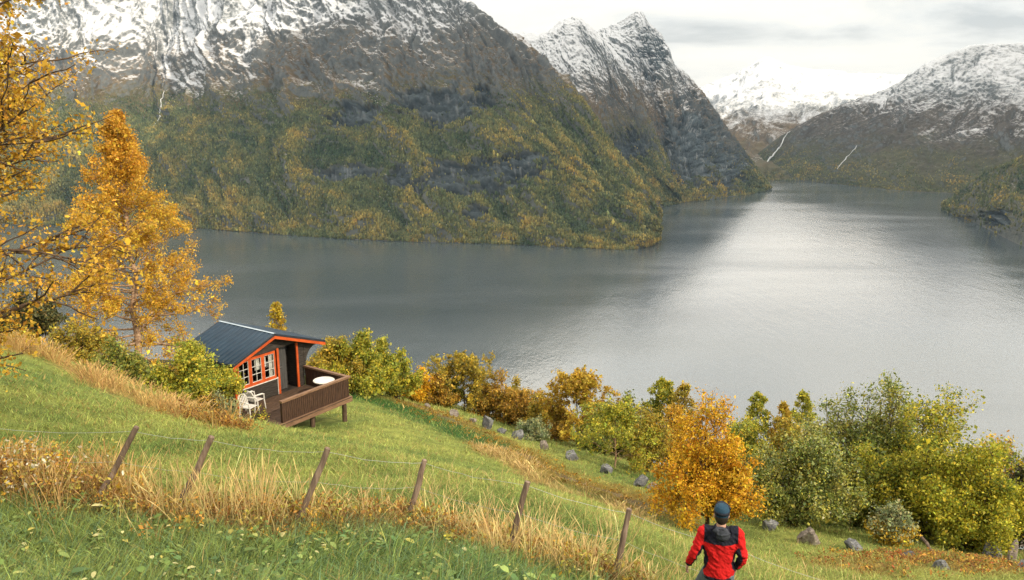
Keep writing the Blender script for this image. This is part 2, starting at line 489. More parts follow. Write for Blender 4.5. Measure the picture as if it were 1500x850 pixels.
# water : one sheet
wm = fast_mesh('water', [(-16000, -4000, WATER), (16000, -4000, WATER), (16000, 14500, WATER), (-16000, 14500, WATER)], [(0, 1, 2, 3)])
link('water', wm, M['water'])['kind'] = 'structure'

# ------------------------------------------------------------------ mountains
def catmull(P, t):
    """P (n,...) control values, t in 0..n-1 ; tangent-limited cubic"""
    n = len(P)
    i = np.clip(np.floor(t).astype(int), 0, n - 2); f = (t - i)
    f = f.reshape(f.shape + (1,) * (P.ndim - 1))
    p0 = P[np.maximum(i - 1, 0)]; p1 = P[i]; p2 = P[i + 1]; p3 = P[np.minimum(i + 2, n - 1)]
    m1 = (p2 - p0) * 0.42; m2 = (p3 - p1) * 0.42
    f2 = f * f; f3 = f2 * f
    return (2 * f3 - 3 * f2 + 1) * p1 + (f3 - 2 * f2 + f) * m1 + (-2 * f3 + 3 * f2) * p2 + (f3 - f2) * m2

HEATH = np.array([0.125, 0.088, 0.046]); ROCKC = np.array([0.128, 0.140, 0.142]); CLIFF = np.array([0.046, 0.056, 0.060])
FOREST_GROUND = np.array([0.075, 0.075, 0.032])
FORESTS = {}

def mountain(name, cols, nu, nv, snow_z, snow_band, tree_z, amp=26.0, gull=150.0, seed=0.0, cliffs=(), crag=1.0,
             forest=1.0, ridge_amp=0.45, label=None, diag=0.0, streaks=1.0, heath=HEATH, snow_cap=0.55, snow_fn=None, slope_snow=0.9):
    C = []
    for c in cols:
        pts = [onz(c[0][0], c[0][1], WATER - 1.0)] + [at(*q) for q in c[1:]]
        r = pts[-1]; aw = np.array([r[0], r[1], 0]) / np.hypot(r[0], r[1])
        hgt = r[2] - WATER
        pts.append(r + aw * 0.45 * hgt - np.array([0, 0, 0.22 * hgt]))
        pts.append(r + aw * 1.7 * hgt - np.array([0, 0, hgt + 0.9]))
        C.append(pts)
    C = np.array(C)                                           # (nc, nr, 3)
    nr = C.shape[1]
    du = np.linalg.norm(np.diff(C[:, :nr - 2], axis=0), axis=2).mean(1)
    cu = np.concatenate([[0], np.cumsum(du)])
    tu = np.interp(np.linspace(0, cu[-1], nu), cu, np.arange(len(C)))
    G = catmull(C, tu)                                        # (nu, nr, 3)
    dv = np.linalg.norm(np.diff(C, axis=1), axis=2).mean(0)
    nfront = int(nv * 0.84)
    cv = np.concatenate([[0], np.cumsum(dv)])
    sv = np.concatenate([np.linspace(0, cv[nr - 3], nfront), np.linspace(cv[nr - 3], cv[-1], nv - nfront + 1)[1:]])
    tv = np.interp(sv, cv, np.arange(nr))
    P = np.swapaxes(catmull(np.swapaxes(G, 0, 1).copy(), tv), 0, 1)       # (nu, nv, 3)
    U = np.linspace(0, cu[-1], nu)[:, None] * np.ones((1, nv)); Vv = np.ones((nu, 1)) * sv[None, :]
    def normals(P):
        a = np.gradient(P, axis=0); b = np.gradient(P, axis=1)
        N = np.cross(a, b); N /= np.linalg.norm(N, axis=2)[..., None] + 1e-9
        N *= np.where(N[..., 2:3] < 0, -1, 1)
        return N
    N = normals(P)
    vr = cv[nr - 3]
    wshore = sstep(0, 90, Vv)
    wr = 1 - (1 - ridge_amp) * np.exp(-((Vv - vr) / 160.0) ** 2)
    wp = fbm(U / 420, Vv / 420, 4, seed=seed + 4) * 170 + diag * Vv
    big = ridged((U + wp) / (gull * 2.6), Vv / (gull * 4.0), 5, 0.55, seed) - 0.5
    gul = ridged((U + wp * 0.8) / gull, (Vv + wp * 0.5) / (gull * 2.1), 6, 0.6, seed + 1) - 0.5
    hi = fbm((U + 0.4 * Vv) / 40, (Vv - 0.3 * U) / 30, 5, 0.62, seed=seed + 2) + 0.8 * (ridged((U + 0.6 * Vv) / 70, (Vv - 0.5 * U) / 38, 4, 0.6, seed + 15) - 0.5)
    fine = fbm(U / 15 + Vv / 40, Vv / 11, 4, 0.6, seed=seed + 17)
    macro = fbm((U + wp) / 330, (Vv - 0.3 * U) / 260, 3, seed=seed + 18)
    couloir = sstep(0.55, 0.95, ridged((U + wp * 1.2 + 0.15 * Vv) / 210, Vv / 1500.0, 3, 0.5, seed + 19))
    rocky = sstep(tree_z - 120, tree_z + 120, P[..., 2])
    cl = np.zeros((nu, nv))
    px, py, dd = project(P.reshape(-1, 3)); px = px.reshape(nu, nv); py = py.reshape(nu, nv)
    for (cx, cy, rx, ry, dep) in cliffs:
        wob = fbm(U / 130, Vv / 60, 4, seed=seed + 8) * 0.7 + fbm(U / 28, Vv / 24, 3, seed=seed + 20) * 0.4
        q = np.hypot((px - cx) / rx, (py - cy) / ry) + wob
        cl = np.maximum(cl, sstep(1.06, 0.86, q) * (Vv < vr))
    strata = fbm(U / 200 + 3, P[..., 2] / 22.0, 4, 0.6, seed=seed + 6)
    flute = ridged(U / 22.0, Vv / 160.0, 3, 0.5, seed + 7) - 0.5
    disp = big * amp * 2.2 + gul * amp * (0.75 + 1.7 * rocky * crag) + hi * (3.5 + 1.8 * rocky * crag) + fine * (0.8 + 2.2 * rocky * crag) + cl * (strata * 16 + flute * 14 - 22)
    P = P + N * (disp * wshore * wr)[..., None]
    P[:, 0, 2] = np.minimum(P[:, 0, 2], WATER - 0.5)
    N = normals(P)
    z = P[..., 2]; nz = N[..., 2]
    slope_base = np.clip(nz, 0, 1)
    # small-scale convexity : ledges hold snow, gullies hold snow
    ns = fbm((U + wp) / 70, Vv / 42, 6, 0.72, seed=seed + 3) * 0.42 + 0.30 * (ridged((U + wp * 1.3) / 95, (Vv - 0.4 * U) / 150, 5, 0.62, seed + 16) - 0.55) - 0.55 * (gul - 0.05) - 0.55 * big
    snow = np.clip((z - snow_z) / snow_band, -1.3, snow_cap) + 0.55 * ns + slope_snow * (nz - np.median(nz)) * 3.0 - 0.5 * cl - 0.22 * np.clip(hi, -1, 1)
    snow = snow + 0.75 * macro + 0.5 * couloir - 0.12 - 0.3 * np.clip(fine, -1, 1)
    if snow_fn is not None: snow = snow + snow_fn(px, py)
    snow = np.clip(snow * 0.5 + 0.5, -0.35, 1.35)
    steep = sstep(0.52, 0.36, nz)
    fz = sstep(tree_z + 170, tree_z - 120, z + 110 * fbm(U / 150, Vv / 150, 4, seed=seed + 9))
    hm = np.clip(0.5 + 0.9 * fbm(U / 120, Vv / 220, 4, seed=seed + 10), 0, 1)[..., None]
    rockm = np.clip(np.maximum(steep * 0.9, sstep(snow_z - 40, snow_z + 140, z + 60 * ns)), 0, 1)[..., None]
    col = heath * (0.65 + 0.7 * hm) * (1 - hm * 0.25)
    col = col * (1 - rockm) + ROCKC * rockm
    fz3 = (fz * (1 - steep * 0.7))[..., None]
    col = col * (1 - 0.8 * fz3) + FOREST_GROUND * 0.8 * fz3
    streak = (ridged(U / 14.0, Vv / 260.0, 3, 0.55, seed + 11) - 0.62)
    cl3 = cl[..., None]
    ccol = CLIFF * (0.6 + 0.4 * streaks) * (1 + 1.0 * np.clip(strata, -0.8, 1))[..., None] + np.array([0.16, 0.155, 0.15]) * streaks * (np.clip(streak * 2.2, 0, 0.8) * sstep(-0.2, 0.5, fbm(U / 60, Vv / 90, 3, seed=seed + 14)))[..., None]
    col = col * (1 - cl3) + ccol * cl3
    shore = sstep(16, 3, Vv)[..., None]
    col = col * (1 - shore) + np.array([0.13, 0.125, 0.115]) * shore
    idx = np.arange(nu * nv).reshape(nu, nv)
    Fq = np.stack([idx[:-1, :-1], idx[1:, :-1], idx[1:, 1:], idx[:-1, 1:]], -1).reshape(-1, 4)
    m = fast_mesh(name, P.reshape(-1, 3), Fq, np.clip(col, 0.004, 0.8).reshape(-1, 3), True, {'snow': snow.ravel()})
    o = link(name, m, M['mountain']); o['kind'] = 'structure'
    fw = fz * (1 - steep * 0.85) * (1 - cl * 0.97) * (Vv < vr * 0.99) * (Vv > 7) * forest
    fw = fw * (0.45 + 0.55 * sstep(-0.42, -0.02, gul + 0.5 * hi))
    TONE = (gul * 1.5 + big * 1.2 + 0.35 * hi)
    FORESTS.setdefault('w', []).append((P[:, :nfront].reshape(-1, 3), fw[:, :nfront].ravel(), N[:, :nfront].reshape(-1, 3),
                                        (U * 1.0 + seed * 977)[:, :nfront].ravel(), Vv[:, :nfront].ravel(), tree_z, TONE[:, :nfront].ravel()))
    qx, qy, qd = project(P[:, :nfront].reshape(-1, 3))
    SURF[label or name] = (P[:, :nfront].reshape(-1, 3), qx, qy, qd)
    return o
SURF = {}

mountain('mountain', [
    [(-1300, 330), (-1300, 170, 3400), (-1260, 30, 3800), (-1200, -130, 4100)],
    [(-700, 325), (-690, 180, 3700), (-660, 40, 4100), (-620, -150, 4500)],
    [(-260, 322), (-250, 190, 3900), (-230, 40, 4300), (-200, -140, 4700)],
    [(-60, 328), (-50, 205, 3850), (-20, 60, 4250), (10, -120, 4750)],
    [(90, 331), (95, 215, 3900), (120, 100, 4350), (150, -110, 4950)],
    [(200, 332), (205, 225, 4000), (232, 135, 4500), (262, -95, 5150)],
    [(285, 335), (290, 220, 3800), (300, 125, 4150), (330, -80, 4800)],
    [(380, 342), (385, 215, 3600), (400, 105, 3950), (430, -75, 4500)],
    [(490, 350), (490, 215, 3450), (495, 95, 3750), (510, -70, 4250)],
    [(610, 355), (600, 225, 3320), (595, 105, 3600), (590, -62, 4080)],
    [(730, 358), (712, 235, 3220), (695, 125, 3480), (668, -2, 3880)],
    [(840, 363), (820, 265, 3120), (795, 185, 3330), (762, 66, 3680)],
    [(915, 366), (895, 300, 3000), (868, 240, 3150), (835, 133, 3480)],
    [(950, 361), (938, 325, 2970), (915, 285, 3070), (880, 205, 3320)],
    [(960, 352), (955, 335, 2990), (945, 312, 3050), (922, 265, 3200)],
    [(963, 340), (962, 335, 3080), (960, 330, 3110), (955, 322, 3160)],
], 1180, 430, 290, 230, 15, amp=40, gull=180, seed=1, diag=0.35, snow_cap=0.42, snow_fn=lambda px, py: 0.55 * sstep(450, 280, px) * sstep(165, 110, py) - 0.1 * sstep(640, 720, px),
    cliffs=[(650, 152, 80, 24, 0), (520, 165, 42, 18, 0), (735, 248, 88, 21, 0), (500, 250, 60, 12, 0), (660, 275, 70, 12, 0), (585, 255, 20, 20, 0), (700, 312, 16, 14, 0)],
    label='front')
mountain('mountain', [
    [(760, 335), (740, 220, 4300), (730, 130, 4700), (718, 44, 5200)],
    [(860, 322), (830, 200, 4250), (810, 110, 4600), (795, 50, 5000)],
    [(905, 315), (865, 202, 4220), (842, 105, 4560), (824, 30, 4930)],
    [(925, 312), (890, 207, 4190), (865, 112, 4530), (846, 27, 4880)],
    [(955, 308), (920, 222, 4150), (895, 140, 4400), (880, 52, 4750)],
    [(975, 303), (945, 240, 4080), (930, 175, 4250), (915, 98, 4500)],
    [(990, 299), (970, 265, 4050), (960, 220, 4150), (945, 165, 4350)],
    [(1000, 297), (992, 285, 4100), (985, 265, 4150), (978, 240, 4250)],
], 330, 340, 110, 190, -150, snow_cap=0.9, amp=20, gull=140, seed=2, cliffs=[(930, 215, 32, 22, 0)], label='second', forest=0.35)
mountain('mountain', [
    [(850, 316), (830, 200, 4700), (815, 130, 5300), (800, 82, 6000)],
    [(930, 306), (900, 200, 4650), (880, 110, 5200), (866, 50, 5700)],
    [(975, 301), (950, 200, 4600), (930, 100, 5100), (905, 34, 5500)],
    [(1000, 297), (975, 205, 4550), (955, 110, 5000), (937, 16, 5300)],
    [(1010, 296), (985, 205, 4500), (965, 115, 4900), (950, 34, 5200)],
    [(1022, 295), (1000, 210, 4500), (985, 130, 4850), (971, 56, 5100)],
    [(1034, 294), (1012, 212, 4500), (998, 138, 4800), (985, 90, 5060)],
    [(1060, 290), (1035, 220, 4550), (1015, 160, 4750), (1005, 108, 4950)],
    [(1090, 286), (1065, 235, 4600), (1045, 182, 4750), (1030, 138, 4900)],
    [(1110, 282), (1092, 252, 4650), (1078, 220, 4760), (1062, 185, 4850)],
    [(1122, 279), (1112, 264, 4770), (1102, 250, 4800), (1090, 222, 4850)],
    [(1127, 277), (1123, 271, 4845), (1118, 264, 4855), (1110, 252, 4870)],
], 420, 360, 110, 200, -300, snow_cap=0.8, amp=17, gull=110, seed=3, ridge_amp=0.35, crag=1.3,
    cliffs=[(1015, 215, 50, 62, 0), (1070, 245, 38, 34, 0), (955, 75, 20, 38, 0)], label='tower', forest=0.4, streaks=2.2)
mountain('mountain', [
    [(900, 268), (930, 210, 7000), (940, 180, 7800), (950, 165, 8500)],
    [(1000, 268), (1005, 205, 7000), (1005, 170, 7900), (1003, 145, 8500)],
    [(1060, 267), (1052, 195, 7000), (1045, 155, 7900), (1042, 123, 8600)],
    [(1110, 266), (1092, 185, 7000), (1088, 140, 7900), (1085, 107, 8700)],
    [(1140, 265), (1126, 180, 6900), (1122, 125, 7900), (1120, 83, 8800)],
    [(1170, 265), (1166, 185, 6800), (1165, 135, 7900), (1155, 97, 8900)],
    [(1205, 266), (1210, 190, 6700), (1213, 140, 8000), (1213, 106, 9000)],
    [(1300, 270), (1300, 190, 6600), (1302, 145, 8000), (1302, 112, 9200)],
    [(1420, 275), (1420, 190, 6600), (1420, 140, 8000), (1420, 108, 9300)],
], 300, 240, -150, 260, -420, snow_cap=1.2, amp=34, gull=300, seed=4, ridge_amp=0.3, label='far', forest=0.0, slope_snow=0.5)
mountain('mountain', [
    [(1125, 264), (1122, 252, 5600), (1118, 240, 5800), (1112, 225, 6000)],
    [(1160, 265), (1158, 240, 5580), (1158, 215, 5800), (1162, 190, 6050)],
    [(1195, 267), (1198, 230, 5500), (1202, 200, 5750), (1208, 166, 6100)],
    [(1260, 274), (1265, 220, 5300), (1265, 180, 5600), (1262, 145, 6100)],
    [(1330, 281), (1330, 215, 5150), (1320, 165, 5600), (1305, 126, 6100)],
    [(1400, 284), (1390, 215, 5000), (1375, 150, 5550), (1355, 96, 6000)],
    [(1470, 288), (1460, 210, 4900), (1442, 130, 5500), (1425, 67, 6000)],
    [(1560, 292), (1550, 200, 4800), (1540, 120, 5400), (1500, 63, 5900)],
    [(1700, 300), (1700, 190, 4800), (1690, 100, 5400), (1640, 40, 5900)],
    [(1850, 305), (1850, 190, 4800), (1840, 100, 5400), (1800, 30, 5900)],
], 520, 320, -20, 230, -330, snow_cap=0.9, amp=26, gull=210, seed=5, ridge_amp=0.35, label='right', forest=0.5, heath=np.array([0.080, 0.066, 0.050]))
mountain('mountain', [
    [(1381, 307), (1382, 304, 3930), (1384, 300, 3950), (1387, 296, 3990)],
    [(1398, 317), (1400, 306, 3700), (1404, 292, 3780), (1408, 280, 3850)],
    [(1430, 328), (1435, 305, 3450), (1438, 282, 3560), (1440, 256, 3700)],
    [(1468, 347), (1475, 312, 3150), (1478, 280, 3300), (1480, 238, 3500)],
    [(1500, 362), (1510, 320, 2950), (1515, 280, 3150), (1520, 222, 3400)],
    [(1600, 400), (1610, 330, 2600), (1610, 280, 2900), (1610, 190, 3300)],
    [(1750, 450), (1750, 350, 2400), (1750, 270, 2700), (1750, 140, 3100)],
], 330, 230, 400, 200, 0, amp=12, gull=110, seed=6, label='headland', forest=0.25, cliffs=[(1460, 320, 22, 12, 0)], heath=np.array([0.115, 0.075, 0.036]))

# far forest on the slopes : a wood that reads as one mass
def far_forest():
    rng = np.random.default_rng(11)
    Ps = []; cols = []; sc = []
    pal = np.array([(0.020, 0.034, 0.014), (0.038, 0.051, 0.024), (0.070, 0.077, 0.030), (0.118, 0.106, 0.034), (0.195, 0.142, 0.036), (0.18, 0.10, 0.026)])
    for (P, w, N, U, Vv, tz, tone), cnt in zip(FORESTS['w'], (185000, 16000, 14000, 0, 8000, 3500)):
        if not cnt: continue
        px, py, d = project(P)
        w = w * np.where((px > -80) & (px < 1580), 1.0, 0.35)
        w = w * (d / 3300) ** 0
        w = w / w.sum()
        i = rng.choice(len(P), cnt, p=w)
        p = P[i] + rng.normal(0, 4.0, (cnt, 3)) * [1, 1, 0.2]
        u, v = U[i], Vv[i]
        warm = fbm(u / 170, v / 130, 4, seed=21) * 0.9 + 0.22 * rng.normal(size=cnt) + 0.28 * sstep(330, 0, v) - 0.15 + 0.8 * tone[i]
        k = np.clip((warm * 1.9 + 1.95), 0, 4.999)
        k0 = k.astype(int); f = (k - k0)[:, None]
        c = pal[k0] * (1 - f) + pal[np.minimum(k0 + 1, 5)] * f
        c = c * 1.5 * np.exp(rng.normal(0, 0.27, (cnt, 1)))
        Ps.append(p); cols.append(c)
        sc.append(np.exp(rng.normal(0, 0.28, cnt)) * np.where(k0 < 2, 1.1, 0.95) * sstep(tz + 150, tz - 160, p[:, 2]) * 0.65 + 0.35)
    P = np.concatenate(Ps); C = np.concatenate(cols); s = np.concatenate(sc)
    n = len(P)
    # a lumpy tapering crown : three rings of five and a tip
    k = 5
    th = np.arange(k) * 2 * np.pi / k
    rings = [(0.0, 0.75), (0.38, 1.0), (0.72, 0.62)]
    tv = np.array([(r * math.cos(a + 0.6 * i), r * math.sin(a + 0.6 * i), h) for i, (h, r) in enumerate(rings) for a in th] + [(0, 0, 1.0)])
    tf = []
    for i in range(2):
        for j in range(k):
            a, b = i * k + j, i * k + (j + 1) % k
            tf += [(a, b, b + k), (a, b + k, a + k)]
    tf += [(2 * k + j, 2 * k + (j + 1) % k, 3 * k) for j in range(k)]
    tf = np.array(tf)
    W = 3.1 * s * np.exp(rng.normal(0, 0.18, n)); H = 9.5 * s * np.exp(rng.normal(0, 0.2, n))
    jit = np.exp(rng.normal(0, 0.22, (n, len(tv), 1)))
    V = tv[None] * np.stack([W, W, H], 1)[:, None, :]
    V[..., :2] *= jit
    V = V + P[:, None, :] - np.array([0, 0, 1.5])
    Fa = tf[None] + (np.arange(n) * len(tv))[:, None, None]
    cc = np.repeat(C[:, None, :], len(tv), 1) * np.exp(rng.normal(0, 0.12, (n, len(tv), 1)))
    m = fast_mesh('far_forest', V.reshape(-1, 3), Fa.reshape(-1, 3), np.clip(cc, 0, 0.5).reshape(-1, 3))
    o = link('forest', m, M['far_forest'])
    tag(o, 'autumn wood of green and ochre trees covering the slopes across the fjord', 'forest', kind='stuff')
far_forest()

def surf_pt(label, px, py):
    P, qx, qy, qd = SURF[label]
    q = np.hypot(qx - px, qy - py)
    k = np.where(q < q.min() + 1.5)[0]
    return P[k[np.argmin(qd[k])]]
def waterfall(label, pix, w, text, where):
    pts = []
    for (a, b) in zip(pix[:-1], pix[1:]):
        for tt in np.linspace(0, 1, 5)[:-1]:
            pts.append(surf_pt(where, a[0] + (b[0] - a[0]) * tt, a[1] + (b[1] - a[1]) * tt))
    pts = np.array(pts)
    pts = pts - pts / np.linalg.norm(pts, axis=1)[:, None] * 7.0
    rng = np.random.default_rng(len(pix) + int(pix[0][0]))
    n = len(pts)
    rad = np.interp(np.linspace(0, 1, n), np.linspace(0, 1, len(w)), w) * np.exp(rng.normal(0, 0.25, n))
    mb = MB().tube(pts, rad, 5)
    o = mb.build('waterfall', M['fall'], smooth=True)
    tag(o, text, 'waterfall', 'white streams falling down the mountainsides')
waterfall('waterfall', [(1157, 188), (1148, 200), (1142, 214), (1130, 228), (1121, 238), (1117, 247)], (2.0, 4, 5, 6, 5), 'widest white waterfall winding down beside the far snow peak', 'right')
waterfall('waterfall', [(240, 133), (236, 150), (233, 162), (235, 170), (226, 181), (221, 190)], (1.5, 2.2, 3.2, 2.4, 1.2), 'thin white stream zigzagging down the gully behind the golden birch', 'front')
waterfall('waterfall', [(1254, 214), (1243, 226), (1232, 238), (1222, 250)], (1.5, 2.5, 2.5, 1.5), 'faint pale stream slanting down the brown slope right of the waterfall', 'right')

# ------------------------------------------------------------------ trees and bushes
PAL = {   # leaf albedos
    'gold': [(0.42, 0.25, 0.026), (0.38, 0.215, 0.022), (0.48, 0.315, 0.036), (0.30, 0.155, 0.018), (0.36, 0.235, 0.03)],
    'orange': [(0.52, 0.275, 0.014), (0.58, 0.34, 0.018), (0.47, 0.215, 0.012), (0.60, 0.40, 0.028), (0.48, 0.31, 0.022)],
    'brown': [(0.25, 0.145, 0.024), (0.31, 0.18, 0.024), (0.19, 0.125, 0.032), (0.36, 0.22, 0.03), (0.22, 0.165, 0.03)],
    'yellowgreen': [(0.20, 0.20, 0.024), (0.26, 0.24, 0.028), (0.145, 0.165, 0.024), (0.34, 0.28, 0.028), (0.10, 0.125, 0.022)],
    'green': [(0.10, 0.125, 0.028), (0.14, 0.16, 0.035), (0.075, 0.10, 0.022), (0.20, 0.195, 0.045), (0.24, 0.215, 0.03)],
    'greygreen': [(0.15, 0.18, 0.09), (0.20, 0.22, 0.12), (0.12, 0.145, 0.065), (0.27, 0.26, 0.11)],
    'dark': [(0.05, 0.06, 0.022), (0.075, 0.075, 0.025), (0.10, 0.085, 0.028), (0.035, 0.045, 0.02)],
    'yellow': [(0.42, 0.31, 0.025), (0.50, 0.36, 0.03), (0.34, 0.27, 0.03), (0.30, 0.19, 0.02)],
    'olive': [(0.17, 0.135, 0.022), (0.24, 0.18, 0.022), (0.13, 0.115, 0.022), (0.31, 0.215, 0.025)],
}

for _k, _g in {'gold': 1.3, 'brown': 1.45, 'yellowgreen': 1.55, 'green': 1.6, 'greygreen': 1.4, 'dark': 1.4, 'yellow': 1.15, 'olive': 1.65, 'orange': 1.08}.items():
    PAL[_k] = [tuple(min(c * _g, 0.66) for c in q) for q in PAL[_k]]

def leaves_mesh(name, P, size, C, rng, aspect=0.6, flat=0.0):
    n = len(P)
    a = rng.normal(size=(n, 3)); a[:, 2] -= flat * 0.8
    a /= np.linalg.norm(a, axis=1)[:, None]
    b = np.cross(a, rng.normal(size=(n, 3))); b /= np.linalg.norm(b, axis=1)[:, None] + 1e-9
    s = size[:, None] * 0.5
    c = np.cross(a, b)
    V = np.stack([P - a * s, P + b * s * aspect + c * s * 0.15 - a * s * 0.1, P + a * s, P - b * s * aspect + c * s * 0.15 - a * s * 0.1], 1).reshape(-1, 3)
    Fq = np.arange(4 * n).reshape(n, 4)
    return fast_mesh(name, V, Fq, np.repeat(np.clip(C, 0.005, 0.8), 4, axis=0))

class Wood:
    def __init__(s, seed):
        s.rng = np.random.default_rng(seed); s.V = []; s.F = []; s.nv = 0; s.anch = []; s.dirs = []
    def put(s, pts, r0, r1, k):
        rad = np.linspace(r0, r1, len(pts))
        V, Fq = tube_arrays(pts, rad, k)
        s.V.append(V); s.F.append(Fq + s.nv); s.nv += len(V)
    def curve(s, p, d, L, n, wob=0.15, trop=(0, 0, 0)):
        pts = [np.array(p, float)]; d = np.array(d, float); d /= np.linalg.norm(d)
        for i in range(n):
            d = d + s.rng.normal(0, wob, 3) + np.array(trop)
            d /= np.linalg.norm(d)
            pts.append(pts[-1] + d * L / n)
        return np.array(pts)
    def along(s, pts, t):
        x = t * (len(pts) - 1); i = min(int(x), len(pts) - 2); f = x - i
        d = pts[i + 1] - pts[i]
        return pts[i] * (1 - f) + pts[i + 1] * f, d / (np.linalg.norm(d) + 1e-9)
    def side(s, d, ang):
        r = s.rng.normal(size=3); r -= d * (r @ d); r /= np.linalg.norm(r)
        return d * math.cos(ang) + r * math.sin(ang)
    def spray(s, pts, r, ntw, L, k=3, trop=(0, 0, -0.02), t0=0.25, na=4, w=1.0, sub=0):
        L = max(L, 0.05)
        """twigs along a branch, each carrying leaf anchors"""
        for j in range(ntw):
            tt = s.rng.uniform(t0, 1.0)
            p, d = s.along(pts, tt)
            tw = s.curve(p, s.side(d, s.rng.uniform(0.5, 1.15)), L * s.rng.uniform(0.6, 1.2) * (1.15 - 0.5 * tt), 3, 0.18, trop)
            s.put(tw, r * 0.5, r * 0.22, 3)
            for q in np.linspace(0.25, 1.0, na):
                pp, dd = s.along(tw, q); s.anch.append((*pp, w))
            for _ in range(sub):
                p2, d2 = s.along(tw, s.rng.uniform(0.3, 0.95))
                t2 = s.curve(p2, s.side(d2, 0.8), L * 0.5, 2, 0.2, trop)
                s.put(t2, r * 0.3, r * 0.15, 3)
                for q in (0.4, 0.75, 1.0):
                    pp, dd = s.along(t2, q); s.anch.append((*pp, w))
        pp, dd = s.along(pts, 1.0); s.anch.append((*pp, w))
    def mesh(s, name):
        return fast_mesh(name, np.concatenate(s.V), np.concatenate(s.F), None, True)

def leaf_cloud(w, pal, n, size, spread, seed, clump=0.55, H=1.0, tint=None, aspect=0.62):
    rng = np.random.default_rng(seed)
    A = np.array(w.anch)
    pr = A[:, 3] / A[:, 3].sum()
    i = rng.choice(len(A), n, p=pr)
    P = A[i, :3] + rng.normal(0, spread, (n, 3))
    pal = np.array(PAL[pal])
    cf = (fbm(A[:, 0] * 1.1 / H * 4 + seed, A[:, 2] / H * 5 + A[:, 1] / H * 3, 3) * 0.9 + 0.5) * len(pal)
    k = np.where(rng.random(n) < clump, np.clip(cf[i].astype(int), 0, len(pal) - 1), rng.integers(0, len(pal), n))
    C = pal[k] * np.exp(rng.normal(0, 0.20, (n, 1)))
    C *= np.exp(rng.normal(0, 0.06, (n, 3)))
    if tint is not None:
        C = tint(P, C, rng)
    S_ = size * np.exp(rng.normal(0, 0.36, n))
    return P, S_, C

def make_plant(name, label, cat, base, w, pal, n, size, spread, seed, bark, group=None, H=4.0, tint=None, waxy=False, aspect=0.62):
    root = empty(name, base)
    tag(root, label, cat, group)
    link('trunk' if name.endswith('tree') or 'birch' in name else 'stems', w.mesh('wood'), bark, root)
    P, S_, C = leaf_cloud(w, pal, n, size, spread, seed, H=H, tint=tint)
    link('crown' if name.endswith('tree') or 'birch' in name else 'foliage', leaves_mesh('leaves', P, S_, C, np.random.default_rng(seed + 1), aspect), M['leaf_waxy' if waxy else 'leaf'], root)
    return root

def base_of(px, pytop, d):
    top = at(px, pytop, d)
    z = gz(top[0], top[1])
    return np.array([top[0], top[1], z]), top[2] - z

def bush_wood(seed, H, Rr, nst, nbr=7, ntw=6, tw=0.35, trunk=0.0, power=0.55, skirt=0.35, r0=0.035, lean=(0, 0), shape='dome', bare_top=False, na=4, sub=0, up=0.0):
    """many stems rising from the foot (or a short trunk) to the surface of the crown"""
    w = Wood(seed); rng = w.rng
    origin = np.zeros(3)
    if trunk > 0:
        tp = w.curve((0, 0, -0.25), (lean[0], lean[1], 1), trunk + 0.25, 5, 0.05)
        w.put(tp, r0 * 2.6, r0 * 2.0, 8); origin = tp[-1]
    for i in range(nst):
        az = i * 2.399963 + rng.uniform(-0.4, 0.4)
        q = ((i + rng.uniform(0, 1)) / nst) ** power            # 0 centre .. 1 rim
        rad = Rr * q
        if shape == 'dome': hh = H * (1 - 0.62 * q ** 2)
        elif shape == 'cone': hh = H * (1 - 0.86 * q ** 0.9)
        else: hh = H * (1 - 0.78 * q ** 1.6)                   # egg
        hh *= rng.uniform(0.68, 1.04) if q > 0.3 else rng.uniform(0.9, 1.02); rad *= rng.uniform(0.8, 1.12)
        if q > 0.32 and rng.random() < skirt: hh = H * rng.uniform(0.18, 0.55); rad = Rr * rng.uniform(0.6, 1.0)
        tgt = np.array([math.cos(az) * rad + lean[0] * hh, math.sin(az) * rad + lean[1] * hh, hh])
        o = origin + np.array([rng.normal(0, 0.06), rng.normal(0, 0.06), 0]) * (Rr if trunk <= 0 else 0.3)
        if trunk <= 0: o[2] = -0.2
        n = 7
        tt = np.linspace(0, 1, n)[:, None]
        ctrl = o + (tgt - o) * 0.5 + np.array([0, 0, 1]) * np.linalg.norm((tgt - o)[:2]) * (0.28 + up)
        pts = (1 - tt) ** 2 * o + 2 * tt * (1 - tt) * ctrl + tt ** 2 * tgt
        pts += rng.normal(0, 0.02 * H, pts.shape) * np.sin(tt * np.pi)
        L = np.linalg.norm(tgt - o)
        rs = r0 * (0.6 + 0.4 * L / H)
        w.put(pts, rs, rs * 0.22, 5)
        for j in range(nbr):
            t0 = rng.uniform(0.22, 0.97)
            p, d = w.along(pts, t0)
            bl = L * rng.uniform(0.16, 0.34) * (1.25 - 0.75 * t0)
            br = w.curve(p, w.side(d, rng.uniform(0.45, 1.0)), bl, 4, 0.14, (0, 0, 0.05))
            w.put(br, rs * 0.42, rs * 0.15, 3)
            wt = 1.0
            if bare_top: wt = 0.3 + 0.7 * float(sstep(0.98, 0.72, p[2] / H))
            w.spray(br, rs * 0.3, ntw, tw, w=wt, na=na, sub=sub, t0=0.15)
        w.spray(pts, rs * 0.3, ntw, tw, t0=0.6, w=(0.3 if bare_top else 1.0), na=na)
    return w

